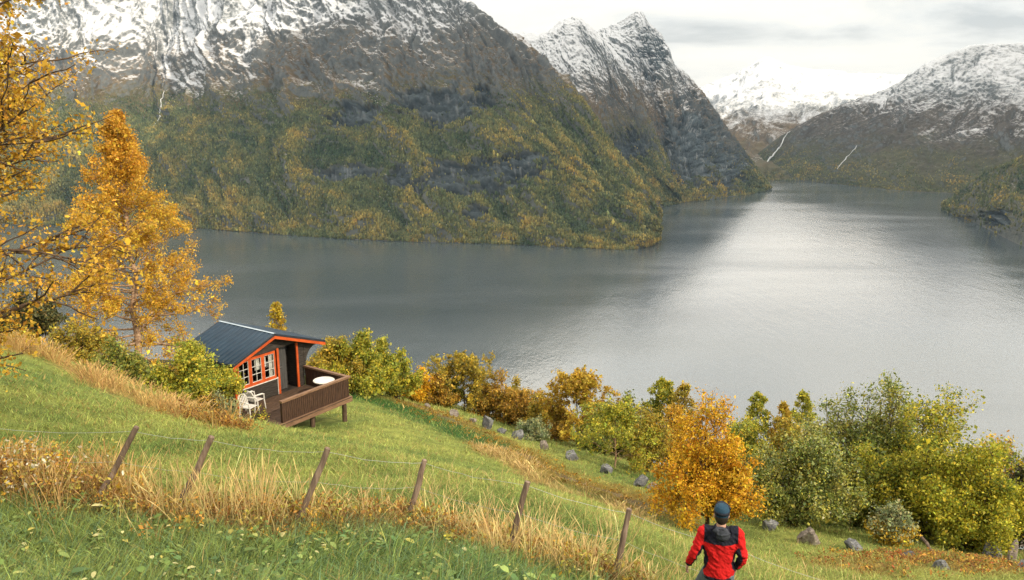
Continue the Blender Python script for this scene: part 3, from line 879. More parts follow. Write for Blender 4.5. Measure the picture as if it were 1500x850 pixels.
def tree_wood(seed, H, Rr, lean=(0, 0), nb=60, prof=None, r0=0.1, droop=-0.05, tw=0.4, ntw=6, low=0.1, na=4, sub=1, elev=(0.05, 0.9)):
    w = Wood(seed); rng = w.rng
    n = 16
    t = np.linspace(-0.03, 1, n)
    tr = np.stack([lean[0] * t + 0.012 * H * np.sin(t * 5 + 1) * 0.6, lean[1] * t, t * H], 1)
    tr[1:] += rng.normal(0, 0.008 * H, (n - 1, 3)) * [1, 1, 0]
    w.put(tr, r0, r0 * 0.08, 9)
    prof = prof or (lambda q: (1 - q) ** 0.8)
    for i in range(nb):
        q = low + (0.985 - low) * ((i + rng.uniform(0, 1)) / nb) ** 0.85
        p, d = w.along(tr, (q + 0.03) / 1.03)
        az = i * 2.399963 + rng.uniform(-0.5, 0.5)
        el = elev[0] + (elev[1] - elev[0]) * q + rng.normal(0, 0.12)
        L = Rr * prof(q) * rng.uniform(0.72, 1.1)
        dr = (math.cos(az) * math.cos(el), math.sin(az) * math.cos(el), math.sin(el))
        br = w.curve(p, dr, L, 7, 0.09, (0, 0, 0.03 + droop * 0.5))
        rb = r0 * (0.32 * (1 - q) + 0.05); tq = tw * min(1.0, 0.25 + 1.1 * L / Rr)
        w.put(br, rb, rb * 0.2, 5)
        ns = max(2, int(5 * L / Rr + 1))
        for j in range(ns):
            p2, d2 = w.along(br, rng.uniform(0.2, 0.95))
            b2 = w.curve(p2, w.side(d2, rng.uniform(0.5, 0.95)), L * rng.uniform(0.22, 0.42), 4, 0.15, (0, 0, droop))
            w.put(b2, rb * 0.42, rb * 0.14, 3)
            w.spray(b2, rb * 0.28, ntw, tq, trop=(0, 0, droop * 1.6), na=na, sub=sub)
        w.spray(br, rb * 0.3, ntw, tq, trop=(0, 0, droop * 1.6), na=na, t0=0.45, sub=sub)
    return w

def bush(label, px, pyt, d, wpx, pal, n, leaf, seed, cat='bush', name='bush', nst=16, group=None, shape='dome', skirt=0.35, tint=None, waxy=False, lean=(0, 0), **kw):
    b, H = base_of(px, pyt, d)
    H = max(H, 0.5); k_ = 1.42 if d > 36 else 1.18
    Rr = wpx / 2 / F * d * k_
    n = int(n * (1.55 if d > 36 else 1.15))
    w = bush_wood(seed, H * 0.97, Rr * 0.9, nst, shape=shape, skirt=skirt, lean=lean, tw=0.22 + 0.035 * H, **kw)
    return make_plant(name, label, cat, b, w, pal, n, leaf, 0.06 + 0.016 * H, seed + 500, M['bark'], group, H, tint, waxy)

def young_tree(label, px, pyt, d, wpx, pal, n, leaf, seed, name='young_tree', bark='bark', group=None, tint=None, low=0.12, lean=(0, 0), prof=None):
    b, H = base_of(px, pyt, d)
    Rr = wpx / 2 / F * d * 3.0; n = int(n * 1.9)
    w = tree_wood(seed, H, Rr, lean, nb=34, r0=0.011 * H + 0.02, tw=0.12 + 0.16 * Rr, ntw=4, low=low, sub=0, elev=(0.25, 1.0), prof=prof or (lambda q: min(1, 0.6 + 2 * q) * (1.0 - q) ** 0.62 + 0.02), droop=0.0)
    return make_plant(name, label, 'tree', b, w, pal, n, leaf, 0.06, seed + 500, M[bark], group, H, tint)

TG = 'trees and bushes along the lower edge of the meadow'
# the big golden birch beside the cabin
b = hit(204, 545); topw = at(168, 166, np.linalg.norm(b) / np.linalg.norm(ray(204, 545)) + 0.2)
H = topw[2] - b[2]
w = tree_wood(41, H, 4.9, (topw[0] - b[0] + 0.15, topw[1] - b[1]), nb=104, r0=0.19, droop=-0.05, tw=0.42, ntw=6, low=0.045, na=4, sub=1, elev=(-0.12, 1.22),
              prof=lambda q: (0.8 + 0.2 * min(1, q / 0.12)) * (1.0 - q) ** 0.80 * 0.98 + 0.015)
def birch_tint(P, C, rng):
    hi = sstep(0.55, 1.0, P[:, 2] / H)[:, None]
    return C * (1.12 - 0.16 * hi * np.array([0.2, 1, 1]))
make_plant('birch_tree', 'tall golden birch with a pale trunk standing beside the cabin', 'tree', b, w, 'gold', 86000, 0.082, 0.11, 700, M['bark_birch'], None, H, birch_tint)
# tree at the edge of the frame : trunk outside, boughs reaching in
bx, by = -9.9, 12.6
b = np.array([bx, by, gz(bx, by)])
w = Wood(77); rng = w.rng
tr = w.curve((0, 0, -0.3), (-0.03, 0.03, 1), 11.6, 12, 0.04)
w.put(tr, 0.22, 0.03, 9)
for i in range(88):
    q = (rng.uniform(0.10, 0.98) if i < 56 else rng.uniform(0.30, 0.62)) if i > 8 else rng.uniform(0.30, 0.95)
    p, d = w.along(tr, q)
    az = rng.uniform(-0.9, 1.0) if i % 4 else rng.uniform(1.2, 5.0)
    el = rng.uniform(-0.05, 0.55)
    L = (3.35 * (1 - 0.36 * q) + 0.3) * rng.uniform(0.8, 1.08)
    br = w.curve(p, (math.cos(az) * math.cos(el), math.sin(az) * math.cos(el), math.sin(el)), L, 9, 0.10, (0, 0, 0.02))
    w.put(br, 0.055 * (1.1 - q), 0.010, 6)
    for j in range(7):
        p2, d2 = w.along(br, rng.uniform(0.18, 0.97))
        b2 = w.curve(p2, w.side(d2, rng.uniform(0.4, 0.9)), L * rng.uniform(0.2, 0.42), 5, 0.17, (0, 0, 0.03))
        w.put(b2, 0.018, 0.006, 4)
        w.spray(b2, 0.010, 5, 0.38, na=3, sub=1, trop=(0, 0, 0.03))
    w.spray(br, 0.010, 5, 0.4, na=3, t0=0.5, sub=1, trop=(0, 0, 0.03))
make_plant('aspen_tree', 'thinly leaved amber tree reaching in over the left margin, dark bare twigs showing', 'tree', b, w, 'gold', 52000, 0.060, 0.07, 710, M['bark'], None, 8.0)

# shrubs on the left
bush('dark green thicket at the upper end of the meadow, left of the golden birch', 28, 428, 35, 125, 'dark', 14000, 0.10, 50, nst=18)
bush('brownish bare-twigged thicket between the dark thicket and the birch', 112, 462, 34, 100, 'olive', 7000, 0.09, 51, nst=16)
bush('small bright yellow sapling in front of the dark thicket', 42, 484, 27.5, 20, 'yellow', 1300, 0.08, 52, nst=6, cat='sapling', name='sapling')
bush('tawny low shrub at the end of the dry grass strip', 15, 488, 26.5, 60, 'olive', 2600, 0.08, 55, nst=9)
bush('dark green low bush around the foot of the golden birch', 165, 500, 30.5, 100, 'green', 9000, 0.085, 53, nst=14, skirt=0.6)
bush('dense yellow-green bush hiding the left corner of the cabin', 278, 505, 28.3, 140, 'yellowgreen', 32000, 0.075, 54, nst=26, skirt=0.5, nbr=9)
bush('withered white-headed weed clump beside the plastic chairs', 318, 578, 27.6, 50, 'greygreen', 3200, 0.06, 56, nst=16, cat='weed', name='weed_clump')
bush('small yellow-green plant on the deck planks below the plastic chair', 379, 600, 30.6, 15, 'yellowgreen', 420, 0.06, 57, nst=6, cat='plant', name='plant', skirt=0.8)
bush('rusty orange weed clump at the foot of the yellow-green bush', 300, 590, 27.2, 60, 'brown', 2600, 0.06, 58, nst=14, cat='weed', name='weed_clump')
# behind and right of the cabin
young_tree('slim pale yellow birch rising behind the cabin roof', 404, 445, 42, 26, 'yellow', 1700, 0.10, 60, 'birch_tree', 'bark_birch', prof=lambda q: (1.0 - q) ** 0.7 + 0.03)
bush('broad green and gold bush right behind the cabin deck', 528, 484, 45, 118, 'yellowgreen', 22000, 0.115, 61, nst=24, group=TG, skirt=0.45)
bush('dark olive bush between the cabin roof and the broad green-gold bush', 488, 492, 44.5, 70, 'olive', 9000, 0.105, 62, nst=14, group=TG)
bush('smaller gold bush on the downhill side of the broad green-gold bush', 578, 508, 47, 60, 'yellowgreen', 8000, 0.115, 63, nst=14, group=TG, skirt=0.5)
bush('low orange bush left of the pointed green-yellow tree', 612, 533, 51, 50, 'orange', 5000, 0.11, 64, nst=12, group=TG)
bush('amber bush tucked between the low orange bush and the pointed green-yellow tree', 641, 547, 52, 50, 'brown', 5000, 0.115, 65, nst=12, group=TG)
young_tree('pointed green-yellow tree standing above the brown thicket', 679, 531, 53, 52, 'olive', 6500, 0.12, 66, group=TG)
bush('russet brown thicket with bare twigs above the grey boulders', 732, 546, 52, 72, 'brown', 9500, 0.11, 67, nst=20, group=TG)
bush('rusty thicket just downhill of the russet brown thicket', 768, 566, 51, 56, 'brown', 6500, 0.11, 68, nst=16, group=TG)
bush('gold bush at the downhill end of the brown thickets', 795, 584, 49, 50, 'olive', 5500, 0.11, 69, nst=14, group=TG)
bush('small pale grey-green willow beside the dark boulders', 782, 612, 43.5, 46, 'greygreen', 3000, 0.10, 70, nst=12, group=TG, skirt=0.6)
young_tree('yellow-orange tree with a dark stem thicket at its foot', 846, 561, 45, 62, 'gold', 7500, 0.115, 71, group=TG, tint=lambda P, C, r: C * np.array([0.85, 0.95, 1.0]))
bush('dull brown bush left of the yellow-orange tree', 822, 588, 46, 40, 'brown', 3500, 0.10, 72, nst=12, group=TG)
bush('soft green willow right of the yellow-orange tree', 886, 578, 43, 56, 'green', 8000, 0.10, 73, nst=18, group=TG, shape='egg')
bush('second green willow, uphill of the slim young birch', 922, 574, 43.5, 56, 'green', 8000, 0.10, 74, nst=18, group=TG, shape='egg')
young_tree('slim young birch with a visible pale stem among the green willows', 903, 608, 37.5, 58, 'yellowgreen', 5500, 0.085, 75, 'birch_tree', 'bark_birch', group=TG)
bush('olive and rust bush left of the bright orange tree', 950, 592, 38, 54, 'olive', 7000, 0.09, 76, nst=16, group=TG)
young_tree('yellow-topped birch rising behind the olive and rust bush', 974, 559, 47, 40, 'yellowgreen', 5000, 0.11, 77, 'birch_tree', group=TG)
young_tree('brownish thin tree behind the bright orange tree', 1003, 567, 46, 36, 'olive', 3300, 0.10, 78, group=TG)
young_tree('lean yellow-green birch right behind the bright orange tree', 1112, 578, 42, 32, 'yellowgreen', 3600, 0.10, 79, 'birch_tree', group=TG)
young_tree('plain yellow birch in the gap between the orange tree and the tall willow', 1150, 592, 41.5, 28, 'yellow', 3200, 0.10, 80, 'birch_tree', group=TG)
young_tree('pale green birch touching the left side of the tall willow', 1178, 578, 43, 40, 'yellowgreen', 4200, 0.10, 81, 'birch_tree', group=TG)
bush('rounded gold bush directly left of the pointed green-yellow tree', 658, 550, 54, 44, 'yellowgreen', 4200, 0.12, 108, nst=12, group=TG)
bush('tawny bush crowning the gap between the russet thicket and the rusty thicket', 752, 553, 53, 44, 'olive', 4200, 0.12, 109, nst=12, group=TG)
bush('yellow-green scrub showing between the low orange bush and the broad green-gold bush', 600, 556, 55, 46, 'yellowgreen', 4200, 0.12, 101, nst=12, group=TG)
bush('ochre bush filling the gap between the pointed green-yellow tree and the russet thicket', 705, 562, 54, 46, 'olive', 4200, 0.12, 102, nst=12, group=TG)
bush('pale olive bush behind the small grey-green willow', 805, 596, 50, 44, 'yellowgreen', 4200, 0.115, 103, nst=12, group=TG)
bush('dark rusty bush behind the yellow-orange tree on its right side', 866, 582, 49, 44, 'brown', 4200, 0.115, 104, nst=12, group=TG)
bush('tall olive green bush behind the two green willows', 908, 570, 49, 60, 'olive', 6500, 0.115, 105, nst=14, group=TG, shape='egg')
bush('amber bush beside the yellow-topped birch, left of the bright orange tree', 988, 584, 44, 46, 'gold', 4200, 0.105, 106, nst=12, group=TG)
bush('bushy green scrub under the plain yellow birch', 1146, 606, 39, 90, 'olive', 10000, 0.10, 107, nst=14, group=TG)
bush('low green scrub filling the gap behind the bright orange tree', 1092, 606, 40, 120, 'yellowgreen', 13000, 0.10, 95, nst=22, group=TG)
# bright orange tree
b = hit(1034, 778); d0 = float(b @ FW); topw = at(1040, 553, d0)
H = topw[2] - b[2]
w = bush_wood(85, H, 1.72, 34, nbr=9, ntw=6, tw=0.36, trunk=0.45, power=0.6, skirt=0.42, r0=0.032, shape='egg', bare_top=True, sub=1, lean=(0.0, 0.0), up=0.1)
make_plant('rowan_tree', 'bright orange tree with dark branching stems behind the person', 'tree', b, w, 'orange', 34000, 0.068, 0.085, 720, M['bark'], None, H)
# the willows on the right
def gold_side(P, C, rng):
    f = sstep(-0.8, 1.6, P[:, 0] + 0.5 * rng.normal(size=len(P)))[:, None]
    return C * (1 - f) + C * np.array([1.08, 1.05, 0.85]) * f
WG = 'willow bushes on the right of the meadow'
bush('dense grey-green willow bush between the orange tree and the tall willow', 1176, 622, 27.5, 175, 'green', 38000, 0.07, 86, name='willow_bush', nst=34, nbr=9, skirt=0.5, waxy=True, group=WG)
bush('tall dark green willow, highest bush on the right', 1290, 543, 30, 215, 'green', 56000, 0.085, 87, name='willow_bush', nst=36, nbr=10, shape='egg', waxy=True, group=WG, lean=(0.05, 0))
bush('feathery green willow leaning on the left flank of the tall willow', 1232, 570, 31, 140, 'green', 28000, 0.08, 88, name='willow_bush', nst=22, shape='egg', waxy=True, group=WG)
bush('wide golden-green willow right of the tall willow', 1382, 578, 28, 215, 'yellowgreen', 56000, 0.08, 89, name='willow_bush', nst=36, nbr=10, group=WG, skirt=0.45, tint=gold_side)
bush('yellowest willow at the right end, above the pile of slabs', 1440, 645, 26.5, 165, 'yellowgreen', 38000, 0.075, 90, name='willow_bush', nst=30, nbr=9, group=WG, skirt=0.5, tint=lambda P, C, r: C * np.array([1.08, 1.06, 0.85]))
bush('small pale green bush with yellow base at the feet of the tall willow', 1312, 735, 25.2, 62, 'greygreen', 6500, 0.07, 91, nst=18, skirt=0.5, group=WG, tint=lambda P, C, r: np.where((P[:, 2:3] < 0.6 + 0.2 * r.normal(size=(len(P), 1))), C * np.array([2.0, 1.2, 0.25]), C))
bush('orange bush peeping over the top of the willows', 1440, 625, 34, 60, 'orange', 6500, 0.11, 92, nst=14, group=TG)
bush('dull brown bush at the right margin above the willows', 1482, 632, 35, 75, 'brown', 9000, 0.11, 93, nst=16, group=TG)
bush('dark green bush at the right margin behind the yellowest willow', 1502, 655, 31, 70, 'dark', 11000, 0.10, 94, nst=16, group=TG)

# ------------------------------------------------------------------ cabin
RZ = math.radians(56)
cabin = empty('cabin', CAB_O, RZ)
tag(cabin, 'small dark timber cabin with orange window frames and a blue metal roof', 'cabin')
def vbox(mb, u0, u1, v0, v1, w0, w1):          # v is outward, the local y axis points into the house
    return mb.box((min(u0, u1), min(-v0, -v1), w0), (max(u0, u1), max(-v0, -v1), w1))
RU, RW = -0.43, 2.63                            # ridge
EL, EWL = -2.46, 1.86                           # left eave
ER, EWR = 2.20, 1.72                            # right eave
def roof_w(u):
    return RW + (EWL - RW) * (RU - u) / (RU - EL) if u < RU else RW + (EWR - RW) * (u - RU) / (ER - RU)
VF, VB = 0.36, -3.05
# walls : lapped boards modelled as separate runs in one skin
wl = MB()
rng = np.random.default_rng(5)
def boards(u0, u1, w0, w1, v, step=0.13):
    n = max(1, int(round((w1 - w0) / step))); hh = (w1 - w0) / n
    for i in range(n):
        vbox(wl, u0, u1, v - 0.06, v + rng.uniform(-0.004, 0.004), w0 + i * hh + 0.004, w0 + (i + 1) * hh - 0.004)
boards(-2.14, -0.09, 0.0, 0.70, 0.0)
vbox(wl, -2.14, -0.09, -0.075, -0.03, -0.5, 0.72)
vbox(wl, -2.14, -2.085, -0.06, 0.0, 0.72, 1.86)
gable = [(-2.14, 1.88), (-0.06, 1.88), (-0.06, roof_w(-0.06) - 0.10), (RU, RW - 0.10), (-2.14, roof_w(-2.14) - 0.09)]
wl.prism(gable, 0.0, 0.06)
gable2 = [(-0.055, 1.92), (1.34, 1.92), (1.34, roof_w(1.34) - 0.10), (-0.055, roof_w(-0.055) - 0.10)]
wl.prism(gable2, 0.004, 0.07)
boards(0.99, 1.31, 0.0, 1.92, 0.0)
boards(-0.05, 0.95, 0.0, 1.92, -0.62, 0.2)                 # back of the porch recess
vbox(wl, -0.10, -0.05, -0.62, -0.01, 0.0, 1.92)            # recess cheeks
vbox(wl, 0.95, 0.99, -0.62, -0.01, 0.0, 1.92)
vbox(wl, -0.09, 1.0, -0.62, -0.02, -0.12, -0.02)
wl.prism([(-2.14, -0.5), (-2.08, -0.5), (-2.08, roof_w(-2.1) - 0.1), (-2.14, roof_w(-2.14) - 0.1)], 0.065, 2.9)   # left side
wl.prism([(1.26, -0.3), (1.32, -0.3), (1.32, roof_w(1.32) - 0.1), (1.26, roof_w(1.26) - 0.1)], 0.075, 2.9)          # right side
wl.prism([(-2.14, -0.5), (1.32, -0.5), (1.32, roof_w(1.32) - 0.1), (RU, RW - 0.1), (-2.14, roof_w(-2.14) - 0.1)], 2.9, 2.95)
wl.build('wall', M['wall'], cabin)
vb = MB(); vbox(vb, -2.07, 1.25, -2.85, -0.1, -0.16, -0.11); vb.build('floor', M['dark_room'], cabin)
# roof : two corrugated slopes
for side in (0, 1):
    n = 360
    vs = np.linspace(VF, VB, n)
    u1, w1 = (EL, EWL) if side == 0 else (ER, EWR)
    cor = 0.036 * sstep(0.80, 0.95, np.abs(np.cos(vs * np.pi / 0.27)))
    L_ = math.hypot(u1 - RU, w1 - RW)
    nx, nzv = -(w1 - RW) / L_ * (1 if side else -1), abs(u1 - RU) / L_
    V = []
    for uu, ww in ((RU + (0.002 if side else -0.002), RW), (u1, w1)):
        for off in (0.045, 0.0):
            V.append(np.stack([np.full(n, uu) + (cor + off) * nx * 0, -vs, np.full(n, ww) + off + (cor if off else 0)], 1))
    V = np.concatenate(V)                      # ridge-top, ridge-bottom, eave-top, eave-bottom
    q = np.arange(n - 1)
    def strip(a, b): return np.stack([a * n + q, a * n + q + 1, b * n + q + 1, b * n + q], 1)
    Fq = np.concatenate([strip(0, 2), strip(3, 1), strip(2, 3), [[0, n, 3 * n, 2 * n]], [[n - 1, 3 * n - 1, 4 * n - 1, 2 * n - 1]]])
    link('roof', fast_mesh('roof', V, Fq), M['roof'], cabin)
rt = MB()
rt.prism([(RU - 0.055, RW + 0.058), (RU, RW + 0.078), (RU + 0.055, RW + 0.058), (RU + 0.055, RW + 0.070), (RU, RW + 0.090), (RU - 0.055, RW + 0.070)], -VF - 0.01, -VB + 0.01)
rt.build('ridge_cap', M['ridge_trim'], cabin)
# dark verge board and orange fascia on the front gable
fa = MB()
for (u1, w1) in ((EL - 0.01, EWL), (ER + 0.01, EWR)):
    s = (w1 - RW) / (u1 - RU)
    def P(u, dz): return (u, RW + s * (u - RU) + dz)
    vg = MB(); vg.prism([P(RU, -0.02), P(u1, -0.02), P(u1, 0.062), P(RU, 0.062)], -VF - 0.03, -VF)
    vg.build('verge_board', M['roof_edge'], cabin); vg = MB()
    vg.prism([P(RU, -0.02), P(u1, -0.02), P(u1, 0.064), P(RU, 0.064)], -VB, -VB + 0.03); vg.build('verge_board', M['roof_edge'], cabin)
    fa.prism([P(RU, -0.15), P(u1, -0.15), P(u1, -0.023), P(RU, -0.023)], -VF - 0.012, -VF + 0.018)
    sf = MB(); sf.prism([P(RU, -0.03), P(u1, -0.03), P(u1, -0.004), P(RU, -0.004)], -VF + 0.02, -VB - 0.02)
    sf.build('soffit', M['roof_edge'], cabin)
fa.build('fascia', M['orange'], cabin)
# orange corner posts of the porch
for (u, w1) in ((-0.055, 1.93), (0.95, 1.93)):
    mb = MB(); vbox(mb, u - 0.055, u + 0.045, -0.02, 0.035, -0.01, w1); mb.build('corner_post', M['orange'], cabin)
mb = MB(); vbox(mb, -0.135, -0.113, 0.0, 0.02, 0.0, 0.74); mb.build('downpipe', M['white_paint'], cabin)
mb = MB(); vbox(mb, -2.19, -2.09, -0.03, 0.03, 0.0, 1.86); mb.build('corner_post', M['orange'], cabin)
# windows
for (u0, u1, cur) in ((-2.05, -1.44, None), (-1.44, -0.82, 'r'), (-0.82, -0.19, 'b')):
    fr = MB(); a, b_ = 0.72, 1.87; tw = 0.075
    vbox(fr, u0 + 0.002, u0 + tw, -0.05, 0.03, a, b_); vbox(fr, u1 - tw, u1 - 0.002, -0.05, 0.03, a, b_)
    vbox(fr, u0 + tw, u1 - tw, -0.05, 0.028, a, a + 0.12); vbox(fr, u0 + tw, u1 - tw, -0.05, 0.028, b_ - 0.09, b_)
    fo = fr.build('window', M['orange'], cabin)
    g0, g1, h0, h1 = u0 + tw, u1 - tw, a + 0.12, b_ - 0.09
    sh = MB(); k = 0.015
    vbox(sh, g0, g0 + k, -0.03, 0.015, h0, h1); vbox(sh, g1 - k, g1, -0.03, 0.015, h0, h1)
    vbox(sh, g0 + k, g1 - k, -0.03, 0.014, h0, h0 + k); vbox(sh, g0 + k, g1 - k, -0.03, 0.014, h1 - k, h1)
    mu = (g0 + g1) / 2
    vbox(sh, mu - 0.008, mu + 0.008, -0.028, 0.012, h0 + k, h1 - k)
    for j in (1, 2):
        hh = h0 + (h1 - h0) * j / 3
        vbox(sh, g0 + k, mu - 0.008, -0.028, 0.011, hh - 0.008, hh + 0.008); vbox(sh, mu + 0.008, g1 - k, -0.028, 0.011, hh - 0.008, hh + 0.008)
    sh.build('glazing_bar', M['white_paint'], fo)
    pn = MB(); pn.add([(g0, 0.012, h0), (g1, 0.012, h0), (g1, 0.012, h1), (g0, 0.012, h1)], [(0, 1, 2, 3)]); pn.build('pane', M['glass'], fo)
    if cur:
        lo_, hi_ = (g0 + 0.3, g1) if cur == 'b' else (g0 + 0.22, g1)
        n = 24; us = np.linspace(lo_, hi_, n); y = 0.09 + 0.018 * np.sin(np.linspace(0, 22, n))
        zb = h0 - 0.05 if cur == 'b' else h0 + 0.42
        V = np.concatenate([np.stack([us, y, np.full(n, zb)], 1), np.stack([us, y, np.full(n, h1 + 0.04)], 1)])
        q = np.arange(n - 1)
        link('curtain', fast_mesh('curtain', V, np.stack([q, q + 1, q + 1 + n, q + n], 1), smooth=True), M['curtain'], fo)
        if cur == 'b':
            us = np.linspace(g0, g0 + 0.16, n); V = np.concatenate([np.stack([us, y, np.full(n, h0 + 0.45)], 1), np.stack([us, y, np.full(n, h1 + 0.04)], 1)])
            link('curtain', fast_mesh('curtain', V, np.stack([q, q + 1, q + 1 + n, q + n], 1), smooth=True), M['curtain'], fo)
sl = MB(); vbox(sl, -2.12, -0.12, 0.0, 0.05, 0.685, 0.718); sl.build('window_sill', M['white_paint'], cabin)
# door, standing a little inside the porch
dr = MB()
for i in range(5):
    vbox(dr, -0.045 + i * 0.125, -0.045 + i * 0.125 + 0.119, -0.30, -0.26, 0.02, 1.90)
vbox(dr, -0.045, 0.575, -0.315, -0.302, 0.02, 1.90)
do = dr.build('door', M['door'], cabin)
hd = MB(); vbox(hd, 0.13, 0.19, -0.258, -0.235, 0.93, 1.08); hd.bar((0.16, 0.20, 1.02), (0.30, 0.20, 1.01), 0.022, 0.022); hd.build('handle', M['metal'], do)
# curved bracket under the right eave
br = MB()
cv = [(1.40 + 0.62 * (1 - math.cos(a)), 0.84 + 0.76 * math.sin(a)) for a in np.linspace(0, math.pi / 2, 9)]
poly = [(1.322, 0.70), (1.40, 0.70)] + cv + [(2.02, roof_w(2.02) - 0.05), (1.322, roof_w(1.322) - 0.05)]
br.prism(poly, 0.0, 0.07); br.build('bracket', M['wall'], cabin)
# deck
dk = MB()
v = 0.03; i = 0
while v < 2.60:
    wv = 0.135
    u0 = -3.05 if v < 1.3 else -2.75 + 0.02 * (i % 3)
    vbox(dk, u0, 1.30, v, v + wv - 0.008, -0.035 + 0.004 * (i % 2), 0.0 + rng.uniform(-0.003, 0.003)); v += wv; i += 1
dk.build('deck', M['deck'], cabin)
bm = MB()
vbox(bm, -2.35, 1.36, 2.62, 2.70, -0.20, 0.015)
vbox(bm, 1.31, 1.36, 0.10, 2.615, -0.20, 0.012)
for v in (0.3, 1.3, 2.2): vbox(bm, -2.3, 1.29, v, v + 0.08, -0.19, -0.042)
bm.build('deck_beam', M['rail_cap'], cabin)
for (u, v) in ((1.12, 2.45), (-0.50, 2.35), (1.12, 0.55), (-2.15, 2.2)):
    p = cab(u, v, 0); gzz = gz(p[0], p[1]) - CAB_O[2]
    mb = MB().tube([(u, -v, gzz - 0.3), (u + 0.01, -v, gzz * 0.5), (u, -v, -0.195)], (0.105, 0.098, 0.092), 10)
    mb.build('stilt', M['bark'], cabin, smooth=False)
# railing
rl = MB()
u = -2.03
while u < 1.27:
    wd = 0.095 + rng.uniform(-0.01, 0.01)
    vbox(rl, u, min(u + wd - 0.012, 1.28), 2.575, 2.60 + rng.uniform(-0.004, 0.004), 0.02, 0.77); u += wd
v = 0.05
while v < 2.5:
    vbox(rl, 1.275, 1.30, v, v + 0.085, 0.02, 0.77); v += 0.096
vbox(rl, -2.03, 1.27, 2.535, 2.573, 0.10, 0.19); vbox(rl, -2.03, 1.27, 2.535, 2.573, 0.56, 0.65)
vbox(rl, -2.14, -2.035, 2.50, 2.60, -0.02, 0.78); vbox(rl, 1.18, 1.274, 2.48, 2.57, 0.0, 0.775)
ro = rl.build('railing', M['rail'], cabin)
rc = MB(); vbox(rc, -2.17, 1.37, 2.49, 2.645, 0.785, 0.86); vbox(rc, 1.215, 1.365, 0.03, 2.487, 0.783, 0.855)
rc.build('handrail', M['rail_cap'], ro)

# round table on the deck
tp = cab(0.72, 1.78, 0.0)
tb = empty('round_table', tp); tag(tb, 'round white garden table standing on the cabin deck', 'table')
mb = MB().tube([(0, 0, 0.665), (0, 0, 0.672), (0, 0, 0.70), (0, 0, 0.712)], (0.40, 0.425, 0.43, 0.415), 40); mb.build('tabletop', M['plastic'], tb)
mb = MB().tube([(0, 0, 0.06), (0, 0, 0.66)], (0.035, 0.03), 10); mb.build('pedestal', M['plastic'], tb)
for k in range(4):
    a = k * math.pi / 2 + 0.5
    mb = MB().tube([(0.03 * math.cos(a), 0.03 * math.sin(a), 0.10), (0.2 * math.cos(a), 0.2 * math.sin(a), 0.06), (0.32 * math.cos(a), 0.32 * math.sin(a), 0.012)], (0.022, 0.02, 0.016), 6)
    mb.build('leg', M['plastic'], tb)

# white plastic armchairs
def chair_parts(root):
    s = MB(); n = 9
    for j in range(n):
        pass
    s.box((-0.23, -0.22, 0.40), (0.23, 0.23, 0.425)); s.build('seat', M['plastic'], root, bevel=0.008)
    bk = MB()
    for x in (-0.16, -0.08, 0.0, 0.08, 0.16):
        bk.bar((x, 0.215, 0.43), (x * 1.08, 0.315, 0.80), 0.045, 0.014, (0, 1, 0))
    bk.tube([(-0.235, 0.215, 0.42), (-0.235, 0.27, 0.68), (-0.18, 0.315, 0.81), (0, 0.335, 0.85), (0.18, 0.315, 0.81), (0.235, 0.27, 0.68), (0.235, 0.215, 0.42)], 0.022, 8)
    bk.build('backrest', M['plastic'], root)
    for sx in (-1, 1):
        am = MB().tube([(sx * 0.24, 0.26, 0.66), (sx * 0.275, 0.08, 0.665), (sx * 0.28, -0.12, 0.655), (sx * 0.27, -0.22, 0.60)], (0.022, 0.03, 0.03, 0.02), 8)
        am.build('armrest', M['plastic'], root)
        MB().tube([(sx * 0.27, -0.215, 0.63), (sx * 0.245, -0.23, 0.40), (sx * 0.27, -0.27, 0.0)], (0.02, 0.028, 0.02), 8).build('leg', M['plastic'], root)
        MB().tube([(sx * 0.225, 0.20, 0.42), (sx * 0.245, 0.27, 0.0)], (0.028, 0.02), 8).build('leg', M['plastic'], root)
p = cab(-1.78, 0.62, 0.0)
ch = empty('plastic_chair', p, math.radians(150)); tag(ch, 'white plastic armchair on the deck under the orange window', 'chair', 'white plastic chairs on the deck')
chair_parts(ch)
c2 = ch.copy(); COL.objects.link(c2); c2.location = Vector(cab(-2.42, 1.05, 0.0)); c2.rotation_euler = (0, 0, math.radians(70))
c2['label'] = 'white plastic chair half hidden in the weeds beside the other chair'
for c in list(ch.children):
    d = c.copy(); COL.objects.link(d); d.parent = c2

# ------------------------------------------------------------------ fence
POSTS = [((200, 626), (141, 738)), ((310, 640), (256, 753)), ((480, 657), (437, 765)), ((622, 674), (597, 763)), ((773, 706), (746, 807)), ((922, 746), (901, 848)), ((1074, 797), (1062, 915))]
fence = empty('wire_fence', hit(597, 763)); tag(fence, 'leaning weathered post and wire fence crossing the meadow', 'fence')
f0 = np.array(fence.location)
tops = []
for i, (tp_, bp) in enumerate(POSTS):
    bpos = hit(*bp) if i < 6 else at(bp[0], bp[1], 9.75)
    d = float(bpos @ FW)
    tpos = at(tp_[0], tp_[1], d - 0.12)
    low = bpos - (tpos - bpos) * 0.2
    n = 7; tt = np.linspace(0, 1, n)[:, None]
    pts = low * (1 - tt) + tpos * tt
    r = np.random.default_rng(60 + i)
    pts[1:-1] += r.normal(0, 0.006, (n - 2, 3))
    rad = np.linspace(0.044, 0.038, n) * (0.82 + 0.25 * r.random()) * np.exp(r.normal(0, 0.05, n))
    mb = MB().tube(np.vstack([pts - f0, pts[-1:] - f0 + (tpos - bpos) * 0.008]), np.append(rad, rad[-1] * 0.7), 9)
    mb.build('post', M['post'], fence)
    tops.append((bpos, tpos))
ext = [(hit(-90, 712), at(-80, 612, float(hit(-90, 712) @ FW)))] + tops + [(at(1400, 985, 11.0), at(1400, 888, 11.0))]
